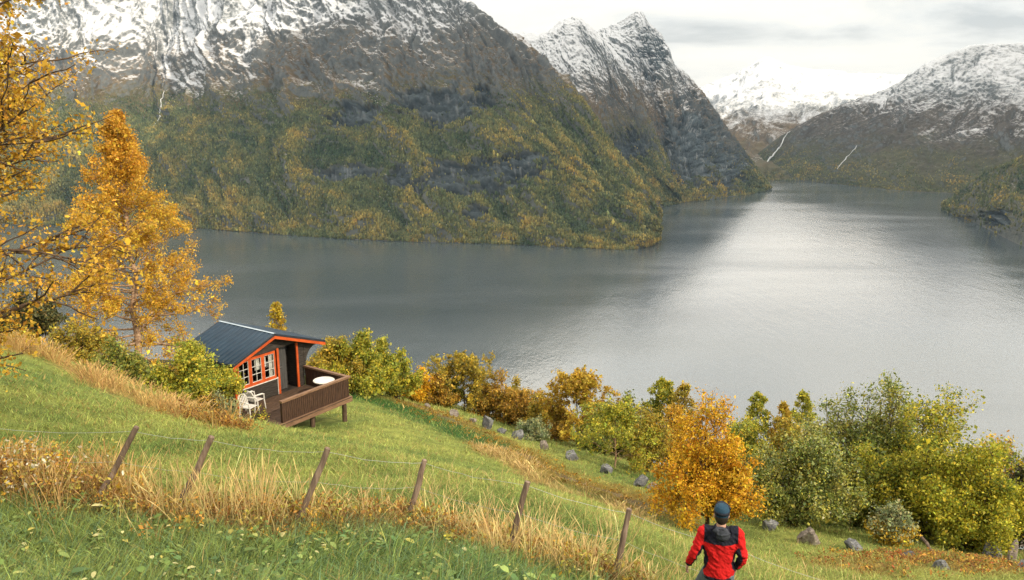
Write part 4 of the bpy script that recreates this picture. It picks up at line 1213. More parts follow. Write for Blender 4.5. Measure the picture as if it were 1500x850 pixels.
for fr, wr_ in ((0.95, 0.0021), (0.55, 0.0014)):
    pts = []
    r = np.random.default_rng(int(fr * 100))
    for (a, b_) in zip(ext[:-1], ext[1:]):
        p0 = a[0] + (a[1] - a[0]) * fr; p1 = b_[0] + (b_[1] - b_[0]) * fr
        for s_ in np.linspace(0, 1, 9)[:-1]:
            pts.append(p0 + (p1 - p0) * s_ - np.array([0, 0, 0.09 * 4 * s_ * (1 - s_) * np.linalg.norm(p1 - p0) / 3]) + r.normal(0, 0.004, 3))
    mb = MB().tube(np.array(pts) - f0, wr_, 5); mb.build('wire', M['wire'], fence)
# ------------------------------------------------------------------ boulders
import bmesh
def rock(label, px, py, wpx, hpx, seed, mat='rock', name='boulder', group='boulders along the meadow', flat=1.0, rz=None, sink=0.34):
    p = hit(px, py); d = float(p @ FW)
    W = wpx * 0.8 / F * d; Hh = hpx / F * d * 1.05
    r = np.random.default_rng(seed)
    bm = bmesh.new(); bmesh.ops.create_icosphere(bm, subdivisions=4, radius=1.0)
    V = np.array([v.co[:] for v in bm.verts])
    for _ in range(11):
        nrm = r.normal(size=3); nrm /= np.linalg.norm(nrm); o = r.uniform(0.34, 0.78)
        dd = V @ nrm - o
        V = V - np.maximum(dd, 0)[:, None] * nrm * 0.96
    V += 0.07 * np.stack([fbm(V[:, 1] * 3 + seed, V[:, 2] * 3, 4), fbm(V[:, 0] * 3 + seed, V[:, 2] * 3, 4), fbm(V[:, 1] * 3, V[:, 0] * 3 + seed, 4)], 1)
    ext_ = V.max(0) - V.min(0)
    V = (V - V.min(0)) / ext_ - np.array([0.5, 0.5, sink])
    V *= np.array([W, W * r.uniform(0.65, 0.85), Hh / (1 - sink)]) * np.array([1, 1, flat])
    Fq = np.array([[v.index for v in f.verts] for f in bm.faces]); bm.free()
    m = fast_mesh('boulder', V, Fq)
    o = link(name, m, M[mat]); o.location = p; o.rotation_euler = (r.uniform(-0.1, 0.1), 0.22 + r.uniform(-0.1, 0.1), r.uniform(-0.4, 0.4) if rz is None else rz)
    tag(o, label, 'rock', group); return o
rock('dark boulder with a pale top below the brown thicket', 712, 627, 22, 18, 1)
rock('rounded dark grey boulder next downhill of the pale-topped boulder', 757, 644, 22, 16, 2)
rock('small reddish boulder just left of the yellow-orange tree', 797, 658, 19, 14, 3, 'rock_pale')
rock('flat-topped grey boulder under the yellow-orange tree', 838, 674, 29, 14, 4)
rock('brownish grey boulder below the slim young birch', 887, 694, 23, 14, 5)
rock('dark blue-grey boulder at the left edge of the bright orange tree', 938, 712, 26, 18, 6)
rock('low pale slab leaning on the dark blue-grey boulder', 956, 716, 22, 10, 7, 'rock_pale')
rock('pale flat stone highest up the boulder line', 626, 597, 13, 6, 8, 'rock_pale')
rock('long pale stone second from the top of the boulder line', 664, 609, 18, 8, 9, 'rock_pale')
rock('pale stone close above the pale-topped dark boulder', 692, 619, 15, 7, 10, 'rock_pale')
rock('low grey slab between the two dark boulders by the path', 734, 634, 20, 8, 11)
rock('dark mossy boulder right beside the foot of the bright orange tree', 1126, 777, 30, 18, 12)
rock('brown pointed boulder below the grey-green willow bush', 1185, 796, 40, 26, 13, 'rock_pale', flat=1.0)
rock('flat bluish grey stone in the grass under the tall willow', 1250, 805, 34, 14, 14)
rock('small round grey stone near the yellow-based bush', 1328, 818, 28, 14, 15)
rock('flat grey stone in the grass below the golden-green willow', 1378, 832, 32, 14, 16)
SG = 'broken slabs at the right margin'
rock('pinkish block standing on end in the pile of slabs', 1478, 822, 24, 34, 17, 'rock_pale', 'stone_slab', SG)
rock('dark wide slab at the left of the pile of slabs', 1452, 816, 34, 24, 18, 'rock', 'stone_slab', SG)
rock('pale thin slab lying across the top of the pile', 1492, 792, 44, 12, 19, 'rock_pale', 'stone_slab', SG)
rock('grey rubble block at the bottom right of the pile', 1500, 838, 34, 26, 20, 'rock', 'stone_slab', SG)
# grey weathered log by the willows
p0 = hit(1342, 792); p1 = hit(1366, 812)
mb = MB().tube(np.linspace(p0 + [0, 0, 0.35], p1 + [0, 0, 0.08], 6) + np.random.default_rng(1).normal(0, 0.02, (6, 3)), (0.03, 0.045, 0.05, 0.055, 0.05, 0.04), 7)
o = mb.build('dead_branch', M['post']); tag(o, 'bare grey dead branch poking out below the golden-green willow', 'branch')

# ------------------------------------------------------------------ grasses and weeds
def in_cabin(x, y):
    d = np.stack([x - CAB_O[0], y - CAB_O[1]], -1)
    u = d @ CG[:2]; v = d @ CN[:2]
    return (u > -3.1) & (u < 1.4) & (v > -3.1) & (v < 2.66) & ~((u > -2.2) & (v > 2.7))
def sample_polar(n, r0, r1, rng, half=0.66):
    th = rng.uniform(-half, half, n); r = np.exp(rng.uniform(np.log(r0), np.log(r1), n))
    return r * np.sin(th), r * np.cos(th), r
def blades(x, y, z, h, w, C, rng, lean=0.45, segs=2, wind=(0.12, 0.05)):
    n = len(x)
    az = rng.uniform(0, 2 * np.pi, n); lx = np.cos(az) * h * lean * rng.random(n) + wind[0] * h; ly = np.sin(az) * h * lean * rng.random(n) + wind[1] * h
    fa_ = rng.uniform(0, np.pi, n); wx, wy = np.cos(fa_) * w / 2, np.sin(fa_) * w / 2
    B = np.stack([x, y, z - 0.015], 1); Wd = np.stack([wx, wy, np.zeros(n)], 1)
    rows = []; cols = []
    for s_ in np.linspace(0, 1, segs + 1):
        off = np.stack([lx * s_ ** 1.8, ly * s_ ** 1.8, h * (s_ - 0.18 * s_ ** 2)], 1)
        wd = Wd * (1 - 0.85 * s_ ** 1.5)
        rows += [B + off - wd, B + off + wd]; cols += [C, C]
    k = 2 * (segs + 1)
    V = np.stack(rows, 1).reshape(-1, 3); CC = np.stack(cols, 1).reshape(-1, 3)
    base = np.arange(n)[:, None] * k
    f = np.concatenate([base + np.array([2 * i, 2 * i + 1, 2 * i + 3, 2 * i + 2]) for i in range(segs)], 1).reshape(-1, 4)
    return V, f, CC
def join(parts):
    Vs, Fs, Cs = [], [], []; nv = 0
    for V, f, C in parts:
        Vs.append(V); Fs.append(f + nv); Cs.append(C); nv += len(V)
    return np.concatenate(Vs), np.concatenate(Fs), np.concatenate(Cs)
rng = np.random.default_rng(21)
parts = []
for (n, r0, r1, segs) in ((330000, 6.2, 22, 2), (150000, 22, 62, 1)):
    x, y, r = sample_polar(n, r0, r1, rng)
    dbr = brow_dist(x, y)
    keep = (dbr < 2.0) & ~in_cabin(x, y) & (rng.random(n) < 1.0)
    x, y, r = x[keep], y[keep], r[keep]
    pdist = poly_dist(x, y, PATH); keep = pdist > 0.25 * rng.random(len(x)); x, y, r = x[keep], y[keep], r[keep]
    n = len(x)
    G = ground_color(x, y)
    tuft = fbm(x / 0.45, y / 0.45, 3, seed=12); patch = fbm(x / 2.6, y / 2.6, 3, seed=13)
    fd = poly_dist(x, y, FENCE)
    yb = np.interp(x, [p[0] for p in FENCE], [p[1] for p in FENCE])
    frontside = y < yb
    h = np.where(frontside, 0.14 + 0.07 * tuft, 0.085 + 0.05 * tuft + 0.012 * patch) * np.exp(rng.normal(0, 0.3, n))
    h = np.maximum(h, 0.04) * (1 + 0.6 * sstep(1.6, 0.4, poly_dist(x, y, DARKG))) * (1 + 0.012 * np.maximum(r - 15, 0))
    w = np.maximum(0.0085, 0.00082 * r) * np.exp(rng.normal(0, 0.3, n))
    C = G * np.exp(rng.normal(0, 0.30, (n, 1))) * 1.45
    u_ = rng.random(n)
    dry = (u_ < np.where(frontside, 0.045, 0.10 + 0.10 * np.clip(patch, 0, 1)))
    C[dry] = np.array([0.33, 0.24, 0.085]) * np.exp(rng.normal(0, 0.25, (dry.sum(), 1)))
    lime = (u_ > np.where(frontside, 0.89, 0.78)); C[lime] = np.array([0.26, 0.29, 0.075]) * np.exp(rng.normal(0, 0.25, (lime.sum(), 1)))
    blue = frontside & (u_ > 0.55) & (u_ < 0.8); C[blue] = np.array([0.12, 0.20, 0.10]) * np.exp(rng.normal(0, 0.25, (blue.sum(), 1)))
    parts.append(blades(x, y, ground(x, y), h, w, C, rng, 1.5, segs))
V, f, C = join(parts)
o = link('grass', fast_mesh('grass', V, f, np.clip(C, 0.005, 0.7)), M['grass'])
tag(o, 'short green and yellowing pasture grass covering the slope', 'grass', kind='stuff')

# tall dry stalks : in tufts along the fence and the two tan strips
def along_line(line, n, rng, spread, t0=0.0, t1=1.0):
    L = np.array(line); seg = np.linalg.norm(np.diff(L, axis=0), axis=1); cu = np.concatenate([[0], np.cumsum(seg)])
    s_ = rng.uniform(t0, t1, n) * cu[-1]
    return np.stack([np.interp(s_, cu, L[:, 0]), np.interp(s_, cu, L[:, 1])], 1) + rng.normal(0, spread, (n, 2))
parts = []; TAN = np.array([0.58, 0.42, 0.18])
def stalks(centres, per, spread, hmin, hmax, w, rng, lean=0.35, tan=TAN, heads=True):
    n = len(centres) * per
    cc = np.repeat(centres, per, 0); dirs = np.repeat(rng.normal(0, 0.10, (len(centres), 2)), per, 0)
    P = cc + rng.normal(0, spread, (n, 2))
    h = np.repeat(rng.uniform(hmin, hmax, len(centres)), per) * rng.uniform(0.55, 1.1, n)
    C = tan * np.exp(rng.normal(0, 0.25, (n, 1))) * np.exp(rng.normal(0, 0.05, (n, 3)))
    z = ground(P[:, 0], P[:, 1])
    az = rng.uniform(0, 2 * np.pi, n)
    lx = (P[:, 0] - cc[:, 0]) * 1.2 + np.cos(az) * h * lean * rng.random(n) + dirs[:, 0] * h; ly = (P[:, 1] - cc[:, 1]) * 1.2 + np.sin(az) * h * lean * rng.random(n) + dirs[:, 1] * h
    fa_ = rng.uniform(-0.5, 0.5, n)
    ww = w * np.exp(rng.normal(0, 0.25, n))
    Wd = np.stack([np.cos(fa_) * ww / 2, np.sin(fa_) * ww / 2, np.zeros(n)], 1)
    B = np.stack([P[:, 0], P[:, 1], z - 0.02], 1)
    rows = []
    ss = (0, 0.35, 0.7, 0.86, 1.0); wf = (1.2, 0.9, 0.6, 1.7 if heads else 0.5, 0.25)
    for s_, k in zip(ss, wf):
        off = np.stack([lx * s_ ** 1.7, ly * s_ ** 1.7, h * (s_ - 0.1 * s_ ** 2)], 1)
        rows += [B + off - Wd * k, B + off + Wd * k]
    V = np.stack(rows, 1).reshape(-1, 3)
    base = np.arange(n)[:, None] * 10
    f = np.concatenate([base + np.array([2 * i, 2 * i + 1, 2 * i + 3, 2 * i + 2]) for i in range(4)], 1).reshape(-1, 4)
    return V, f, np.repeat(C, 10, 0)
rng = np.random.default_rng(33)
parts.append(stalks(along_line(FENCE, 120, rng, 0.36, 0.28, 0.97), 6, 0.10, 0.25, 0.60, 0.0055, rng, 0.25))
parts.append(stalks(along_line(FENCE, 30, rng, 0.20, 0.33, 0.52), 13, 0.10, 0.55, 1.0, 0.0060, rng, 0.22))      # tall tufts by the third post
parts.append(stalks(along_line(FENCE, 46, rng, 0.28, 0.70, 0.98), 15, 0.11, 0.40, 0.75, 0.0058, rng, 0.25))     # right end of the fence
parts.append(stalks(along_line(FENCE, 80, rng, 0.36, 0.02, 0.26), 13, 0.10, 0.40, 0.85, 0.0062, rng, tan=np.array([0.48, 0.31, 0.12])))
def gaps(P, s=1.6, lo=-0.25): return P[fbm(P[:, 0] / s, P[:, 1] / s, 3, seed=19) > lo]
parts.append(stalks(gaps(along_line(TAN2, 130, rng, 0.36, 0.0, 1.0)), 17, 0.16, 0.30, 0.66, 0.012, rng, 0.25, tan=np.array([0.47, 0.31, 0.12])))
parts.append(stalks(gaps(along_line(TAN1, 130, rng, 0.34, 0.0, 1.0)), 15, 0.16, 0.18, 0.46, 0.013, rng, 0.3, tan=np.array([0.42, 0.30, 0.12])))
xs, ys, rr = sample_polar(240, 9.5, 16, rng, 0.6); yb = np.interp(xs, [p[0] for p in FENCE], [p[1] for p in FENCE]); k = (ys > yb) & (xs > -3)
parts.append(stalks(np.stack([xs[k], ys[k]], 1), 5, 0.10, 0.25, 0.6, 0.0048, rng, 0.25))
c3 = np.array([hit(*q)[:2] for q in [(300, 600), (280, 612), (255, 600), (330, 622), (225, 598), (310, 628), (345, 628)]])
parts.append(stalks(c3, 20, 0.18, 0.4, 0.8, 0.011, rng, tan=np.array([0.42, 0.28, 0.11])))
V, f, C = join(parts)
o = link('dry_grass', fast_mesh('dry_grass', V, f, np.clip(C, 0.01, 0.7)), M['grass'])
tag(o, 'tall straw coloured grass stalks standing along the fence and field edges', 'dry grass', kind='stuff')

# withered leafy weeds along the fence
def weeds(centres, nl, hmax, spread, leaf, pal, rng):
    n = len(centres) * nl
    cc = np.repeat(centres, nl, 0)
    hh = np.repeat(hmax * rng.uniform(0.5, 1.1, len(centres)), nl)
    t_ = rng.random(n) ** 0.8
    ax = np.repeat(rng.normal(0, 0.25, (len(centres), 2)), nl, 0)
    P2 = cc + ax * (t_ * hh)[:, None] + rng.normal(0, spread, (n, 2)) * (1.1 - 0.6 * t_)[:, None]
    z = ground(cc[:, 0], cc[:, 1]) + t_ * hh
    pal = np.array(pal); base = np.repeat(rng.integers(0, len(pal), len(centres)), nl)
    k = np.where(rng.random(n) < 0.6, base, rng.integers(0, len(pal), n))
    C = pal[k] * np.exp(rng.normal(0, 0.25, (n, 1)))
    return np.column_stack([P2, z]), leaf * np.exp(rng.normal(0, 0.3, n)), C
RUST = [(0.33, 0.16, 0.035), (0.42, 0.22, 0.045), (0.22, 0.11, 0.03), (0.46, 0.28, 0.05), (0.30, 0.23, 0.06), (0.18, 0.09, 0.03)]
rng = np.random.default_rng(44)
def plants_with_stems(name, label, cat, groups):
    Ps, Ss, Cs, st = [], [], [], []
    for cen, nl, hm, sp, lf, pal in groups:
        P, s_, C = weeds(cen, nl, hm, sp, lf, pal, rng); Ps.append(P); Ss.append(s_); Cs.append(C)
        st.append(stalks(cen, 4, sp * 0.5, hm * 0.7, hm * 1.05, 0.007, rng, 0.25, np.array([0.17, 0.085, 0.03]), False))
    P, s_, C = np.concatenate(Ps), np.concatenate(Ss), np.concatenate(Cs)
    n = len(P); a = rng.normal(size=(n, 3)); a /= np.linalg.norm(a, axis=1)[:, None]
    b_ = np.cross(a, rng.normal(size=(n, 3))); b_ /= np.linalg.norm(b_, axis=1)[:, None]
    hs = s_[:, None] / 2
    V = np.stack([P - a * hs, P + b_ * hs * 0.5, P + a * hs, P - b_ * hs * 0.5], 1).reshape(-1, 3)
    V, f, C = join([(V, np.arange(4 * n).reshape(n, 4), np.repeat(C, 4, 0))] + st)
    o = link(name, fast_mesh(name, V, f, np.clip(C, 0.01, 0.7)), M['grass']); tag(o, label, cat, kind='stuff')
YEL = [(0.42, 0.29, 0.03), (0.36, 0.2, 0.02), (0.30, 0.27, 0.04), (0.22, 0.2, 0.04)]
PALE = [(0.30, 0.30, 0.07), (0.24, 0.25, 0.06), (0.38, 0.30, 0.06), (0.5, 0.46, 0.33)]
plants_with_stems('withered_weeds', 'rust brown withered weeds thick along the foot of the fence', 'weeds', [
    (along_line(FENCE, 300, rng, 0.32, 0.24, 0.97), 28, 0.32, 0.08, 0.040, RUST),
    (along_line(FENCE, 95, rng, 0.36, 0.02, 0.25), 34, 0.60, 0.09, 0.045, RUST),
    (along_line(FENCE, 70, rng, 0.34, 0.02, 0.24), 34, 0.66, 0.10, 0.05, PALE + YEL[:2]),
    (along_line(FENCE, 150, rng, 0.34, 0.24, 0.97), 26, 0.30, 0.09, 0.05, YEL + PALE[:3]),
    (np.array([hit(x, y)[:2] for x, y in [(165, 715), (185, 722), (178, 735), (195, 712), (152, 722), (205, 730)]]), 90, 0.34, 0.10, 0.05, YEL),
    (along_line(world_line([(270, 612), (320, 622), (350, 630)]), 60, rng, 0.25), 40, 0.4, 0.10, 0.06, RUST),
    (along_line(PATH, 260, rng, 0.9, 0.05, 1.0), 16, 0.12, 0.12, 0.075, [(0.30, 0.16, 0.02), (0.22, 0.12, 0.02), (0.18, 0.15, 0.03), (0.38, 0.22, 0.03)]),
    (along_line(ROCKY, 330, rng, 0.7), 30, 0.22, 0.12, 0.06, RUST + [(0.34, 0.09, 0.03), (0.24, 0.25, 0.06), (0.15, 0.18, 0.04), (0.42, 0.27, 0.04)]),
])
# broad leaves in the near grass
rng = np.random.default_rng(55)
x, y, r = sample_polar(6000, 6.5, 11.5, rng)
yb = np.interp(x, [p[0] for p in FENCE], [p[1] for p in FENCE]); k = (y < yb + 0.15) & (fbm(x / 0.9, y / 0.9, 3, seed=14) > -0.05); x, y = x[k], y[k]
n = len(x)
pal = np.array([(0.13, 0.20, 0.05), (0.19, 0.25, 0.07), (0.10, 0.18, 0.06), (0.28, 0.30, 0.09), (0.38, 0.33, 0.08), (0.46, 0.43, 0.20)])
C = pal[np.minimum(rng.geometric(0.36, n) - 1, 5)] * np.exp(rng.normal(0, 0.2, (n, 1)))
az = rng.uniform(0, 2 * np.pi, n); L_ = 0.062 * np.exp(rng.normal(0, 0.45, n)); tilt = rng.uniform(-0.2, 0.9, n)
P = np.stack([x, y, ground(x, y) + rng.uniform(0.05, 0.16, n)], 1)
dv_ = np.stack([np.cos(az) * np.cos(tilt), np.sin(az) * np.cos(tilt), np.sin(tilt)], 1); sv_ = np.stack([-np.sin(az), np.cos(az), np.zeros(n)], 1)
rows = []
for s_, k_ in ((0, 0.08), (0.3, 0.42), (0.65, 0.40), (1.0, 0.04)):
    off = dv_ * (L_ * s_)[:, None] - np.array([0, 0, 1]) * (0.5 * L_ * s_ ** 2)[:, None]
    rows += [P + off - sv_ * (L_ * k_ * 0.6)[:, None], P + off + sv_ * (L_ * k_ * 0.6)[:, None]]
V = np.stack(rows, 1).reshape(-1, 3); base = np.arange(n)[:, None] * 8
f = np.concatenate([base + np.array([2 * i, 2 * i + 1, 2 * i + 3, 2 * i + 2]) for i in range(3)], 1).reshape(-1, 4)
o = link('broadleaf_weeds', fast_mesh('broadleaf', V, f, np.repeat(C, 8, 0)), M['grass']); tag(o, 'broad green and yellowing weed leaves among the near grass', 'weeds', kind='stuff')

# ------------------------------------------------------------------ the person
def loft(mb, rings, k=20):
    """rings : (cx, cy, cz, rx, ry)"""
    V = []; n = len(rings)
    for (cx, cy, cz, rx, ry) in rings:
        for a in np.arange(k) * 2 * np.pi / k:
            V.append((cx + rx * math.cos(a), cy + ry * math.sin(a), cz))
    f = [(i * k + j, i * k + (j + 1) % k, (i + 1) * k + (j + 1) % k, (i + 1) * k + j) for i in range(n - 1) for j in range(k)]
    f += [tuple(range(k - 1, -1, -1)), tuple(range((n - 1) * k, n * k))]
    return mb.add(V, f)
def ball(mb, c, r, k=14):
    c = np.array(c, float); r = np.broadcast_to(np.array(r, float), (3,))
    zs = np.cos(np.linspace(math.pi, 0, k))
    return loft(mb, [(c[0], c[1], c[2] + z * r[2], max(r[0] * math.sqrt(max(1 - z * z, 0)), 0.0005), max(r[1] * math.sqrt(max(1 - z * z, 0)), 0.0005)) for z in zs], 16)
def fuse(mb, name, mat, parent, voxel, smooth=6, paint=None):
    o = mb.build(name, mat, parent)
    md = o.modifiers.new('fuse', 'REMESH'); md.mode = 'VOXEL'; md.voxel_size = voxel; md.use_smooth_shade = True
    if smooth:
        s_ = o.modifiers.new('soft', 'SMOOTH'); s_.factor = 0.5; s_.iterations = smooth
    dg = bpy.context.evaluated_depsgraph_get(); dg.update()
    me = bpy.data.meshes.new_from_object(o.evaluated_get(dg))
    o.modifiers.clear(); o.data = me
    if paint is not None:
        n = len(me.vertices); co = np.zeros(n * 3, np.float32); me.vertices.foreach_get('co', co); co = co.reshape(-1, 3)
        c = np.ones((n, 4), np.float32); c[:, :3] = paint(co)
        a = me.attributes.get('Col') or me.attributes.new('Col', 'FLOAT_COLOR', 'POINT'); a.data.foreach_set('color', c.ravel())
    return o
pz = gz(*PERSON_XY)
person = empty('person', (PERSON_XY[0], PERSON_XY[1], pz), R(-8))
person.scale = (0.945, 0.955, 0.955)
tag(person, 'person seen from behind in a red and black fleece jacket and dark blue cap', 'person')
SH = {-1: np.array([-0.185, 0.0, 1.405]), 1: np.array([0.185, 0.0, 1.405])}
ELB = {-1: np.array([-0.285, -0.03, 1.155]), 1: np.array([0.262, -0.055, 1.135])}
WR = {-1: np.array([-0.345, 0.07, 0.935]), 1: np.array([0.215, 0.07, 0.935])}
HIP = {-1: np.array([-0.095, 0.0, 0.90]), 1: np.array([0.095, 0.0, 0.90])}
KN = {-1: np.array([-0.20, 0.20, 0.53]), 1: np.array([0.105, 0.05, 0.49])}
def rel(sx, x, y):            # ground height relative to the person's feet, in the person's own frame
    c, s_ = math.cos(R(-8)), math.sin(R(-8))
    return gz(PERSON_XY[0] + c * x - s_ * y, PERSON_XY[1] + s_ * x + c * y) - pz
AN = {-1: np.array([-0.21, 0.13, rel(-1, -0.21, 0.15) + 0.09]), 1: np.array([0.11, -0.01, rel(1, 0.11, 0.03) + 0.09])}
def limb(mb, pts, rad, k=12):
    pts = np.array(pts, float); n = len(pts)
    t_ = np.linspace(0, n - 1, (n - 1) * 5 + 1)
    return mb.tube(catmull(pts, t_), np.interp(t_, np.arange(n), rad), k)
bd = MB()
ball(bd, (0.0, 0.02, 1.625), (0.076, 0.094, 0.118)); ball(bd, (0, 0.05, 1.575), (0.058, 0.07, 0.075))
ball(bd, (0, 0.122, 1.605), (0.014, 0.018, 0.022), 8); ball(bd, (0, 0.106, 1.562), (0.024, 0.010, 0.011), 8)
for sx in (-1, 1): ball(bd, (sx * 0.079, 0.012, 1.612), (0.012, 0.02, 0.032), 8)
limb(bd, [(0, -0.02, 1.40), (0, -0.01, 1.50), (0, 0.01, 1.58)], (0.065, 0.056, 0.055))
loft(bd, [(0, 0, 0.86, 0.14, 0.09), (0, 0, 0.98, 0.145, 0.09), (0, 0, 1.08, 0.135, 0.085), (0, 0, 1.25, 0.155, 0.095), (0, -0.01, 1.38, 0.16, 0.085), (0, -0.01, 1.44, 0.08, 0.06)])
for sx in (-1, 1):
    limb(bd, [(sx * 0.12, 0, 1.40), SH[sx], ELB[sx], WR[sx]], (0.05, 0.05, 0.04, 0.026))
    limb(bd, [HIP[sx], KN[sx], AN[sx]], (0.08, 0.055, 0.04))
    limb(bd, [AN[sx] + [0, -0.03, -0.02], AN[sx] + [0, 0.06, -0.045], AN[sx] + [0, 0.14, -0.06]], (0.04, 0.038, 0.025))
    dr_ = WR[sx] - ELB[sx]; dr_ /= np.linalg.norm(dr_)
    dr_ = dr_ * 0.8 + np.array([0, 0.15, -0.35]); dr_ /= np.linalg.norm(dr_)
    fwd = np.array([0, 1.0, 0.1]); ac = fwd - dr_ * (fwd @ dr_); ac /= np.linalg.norm(ac)      # across the knuckles
    pn = np.cross(dr_, ac) * sx; pn /= np.linalg.norm(pn)                                      # back of the hand, away from the body
    if pn[0] * sx < 0: pn = -pn
    palm0 = WR[sx]; kn = palm0 + dr_ * 0.085
    for q in (-0.026, -0.009, 0.009, 0.026): limb(bd, [palm0 + ac * q * 0.6, kn + ac * q], (0.015, 0.0125), 8)
    for q, ln in ((0.029, 0.070), (0.010, 0.080), (-0.010, 0.075), (-0.028, 0.058)):
        a = kn + ac * q
        limb(bd, [a - dr_ * 0.01, a + dr_ * ln * 0.45 - pn * 0.006, a + dr_ * ln * 0.78 - pn * 0.020, a + dr_ * ln * 0.92 - pn * 0.040], (0.0098, 0.009, 0.0082, 0.007), 8)
    tb_ = palm0 + dr_ * 0.03 + ac * 0.026
    limb(bd, [tb_ - ac * 0.008, tb_ + ac * 0.018 + dr_ * 0.028 - pn * 0.008, tb_ + ac * 0.024 + dr_ * 0.06 - pn * 0.022], (0.013, 0.0105, 0.008), 8)
fuse(bd, 'body', M['skin'], person, 0.0058, 3)
for sx in (-1, 1):
    e = MB(); ball(e, (sx * 0.032, 0.102, 1.632), (0.013, 0.010, 0.008), 8); e.build('eye', M['cap_dark'], person, True)
hr = MB(); ball(hr, (0, -0.008, 1.615), (0.080, 0.088, 0.105)); hr_o = fuse(hr, 'hair', M['hair'], person, 0.01, 3)
hv = hr_o.data.vertices
for v_ in hv:
    if v_.co.y > 0.035: v_.co.y = 0.035 + (v_.co.y - 0.035) * 0.2
# jacket
jk = MB()
loft(jk, [(0, 0.0, 0.835, 0.172, 0.125), (0, 0.0, 0.86, 0.182, 0.132), (0, 0, 0.95, 0.180, 0.128), (0, 0, 1.06, 0.172, 0.118), (0, 0, 1.20, 0.196, 0.126), (0, -0.008, 1.32, 0.204, 0.124), (0, -0.012, 1.40, 0.175, 0.105), (0, -0.012, 1.455, 0.105, 0.08), (0, -0.01, 1.50, 0.075, 0.07)], 28)
for sx in (-1, 1):
    a, b_, c_ = SH[sx], ELB[sx], WR[sx]
    limb(jk, [np.array([sx * 0.10, -0.01, 1.415]), a, (a + b_) / 2, b_, (b_ + c_) / 2, c_], (0.075, 0.078, 0.068, 0.060, 0.052, 0.043), 16)
rj = np.random.default_rng(2)
def seg_d(co, a, b):
    ab = b - a; t_ = np.clip(((co - a) @ ab) / (ab @ ab), 0, 1)
    return np.linalg.norm(co - a - t_[:, None] * ab, axis=1)
RED, BLK = np.array([0.50, 0.012, 0.012]), np.array([0.012, 0.013, 0.022])
def paint_jacket(co):
    n = len(co); c = np.tile(RED, (n, 1)); x, y, z = co.T
    arm = np.zeros(n, bool); under = np.zeros(n, bool)
    for sx in (-1, 1):
        dd = np.minimum(seg_d(co, SH[sx], ELB[sx]), seg_d(co, ELB[sx], WR[sx]))
        lim = 0.178 if True else 0
        isarm = (dd < 0.09) & (x * sx > 0.192)
        arm |= isarm
        mid = np.interp(z, [WR[sx][2], ELB[sx][2], SH[sx][2]], [WR[sx][0], ELB[sx][0], SH[sx][0]])
        under |= isarm & ((mid - x) * sx > (0.022 if sx < 0 else 0.004)) & (z < 1.27)
        under |= isarm & (z < WR[sx][2] + 0.03)
    tor = ~arm
    c[tor & (z > 1.315)] = BLK
    edge = 0.125 + 0.05 * np.clip((1.13 - z) / 0.2, -1, 1) * 0
    c[tor & (z <= 1.315) & (np.abs(x) > 0.132 + 0.06 * np.abs((z - 1.08) / 0.18) ** 1.5)] = BLK
    c[tor & (z < 0.882)] = BLK
    c[under] = BLK
    return c
jo = fuse(jk, 'jacket', M['jacket'], person, 0.0075, 7, None)
co = np.zeros(len(jo.data.vertices) * 3, np.float32); jo.data.vertices.foreach_get('co', co); co = co.reshape(-1, 3)
nrm = np.zeros(len(co) * 3, np.float32); jo.data.vertices.foreach_get('normal', nrm); nrm = nrm.reshape(-1, 3)
cols_ = paint_jacket(co)
wr_ = 0.012 * fbm(co[:, 0] * 9 + co[:, 1] * 6, co[:, 2] * 16 + co[:, 0] * 10, 3) + 0.004 * fbm(co[:, 0] * 30, co[:, 2] * 22 + co[:, 1] * 14, 2)
co2 = co + nrm * wr_[:, None]
jo.data.vertices.foreach_set('co', co2.astype(np.float32).ravel())
c4 = np.ones((len(co), 4), np.float32); c4[:, :3] = cols_
at_ = jo.data.attributes.new('Col', 'FLOAT_COLOR', 'POINT'); at_.data.foreach_set('color', c4.ravel()); jo.data.update()
# hood lying on the shoulders
hh_ = MB()
ring = [(0.088 * math.cos(a), -0.02 + 0.078 * math.sin(a) - (0.035 if math.sin(a) < 0 else 0), 1.505 + 0.022 * math.sin(a)) for a in np.linspace(0, 2 * math.pi, 25)]
hh_.tube(ring, [0.034 + 0.016 * max(0, -math.sin(a)) for a in np.linspace(0, 2 * math.pi, 25)], 10, False)
ball(hh_, (0.012, -0.115, 1.435), (0.085, 0.05, 0.075)); ball(hh_, (-0.01, -0.105, 1.475), (0.088, 0.05, 0.055))
fuse(hh_, 'hood', M['hood'], person, 0.009, 5)
# trousers
ts = MB()
loft(ts, [(0, 0, 0.80, 0.165, 0.115), (0, 0, 0.88, 0.168, 0.115), (0, 0, 0.93, 0.158, 0.105)])
for sx in (-1, 1):
    limb(ts, [HIP[sx] + [0, 0, 0.0], (HIP[sx] + KN[sx]) / 2 + [sx * 0.005, 0, 0], KN[sx], (KN[sx] + AN[sx]) / 2, AN[sx] + [0, 0, 0.0]], (0.098, 0.088, 0.070, 0.066, 0.062), 14)
fuse(ts, 'trousers', M['denim'], person, 0.011, 5)
for sx in (-1, 1):
    bt = MB()
    a = AN[sx]
    limb(bt, [a + [0, -0.005, 0.07], a + [0, -0.005, -0.02]], (0.058, 0.055)); ball(bt, a + np.array([0, 0.05, -0.052]), (0.05, 0.145, 0.048)); bt.box(a + np.array([-0.048, -0.085, -0.10]), a + np.array([0.048, 0.185, -0.075]))
    fuse(bt, 'boot', M['leather'], person, 0.009, 3)
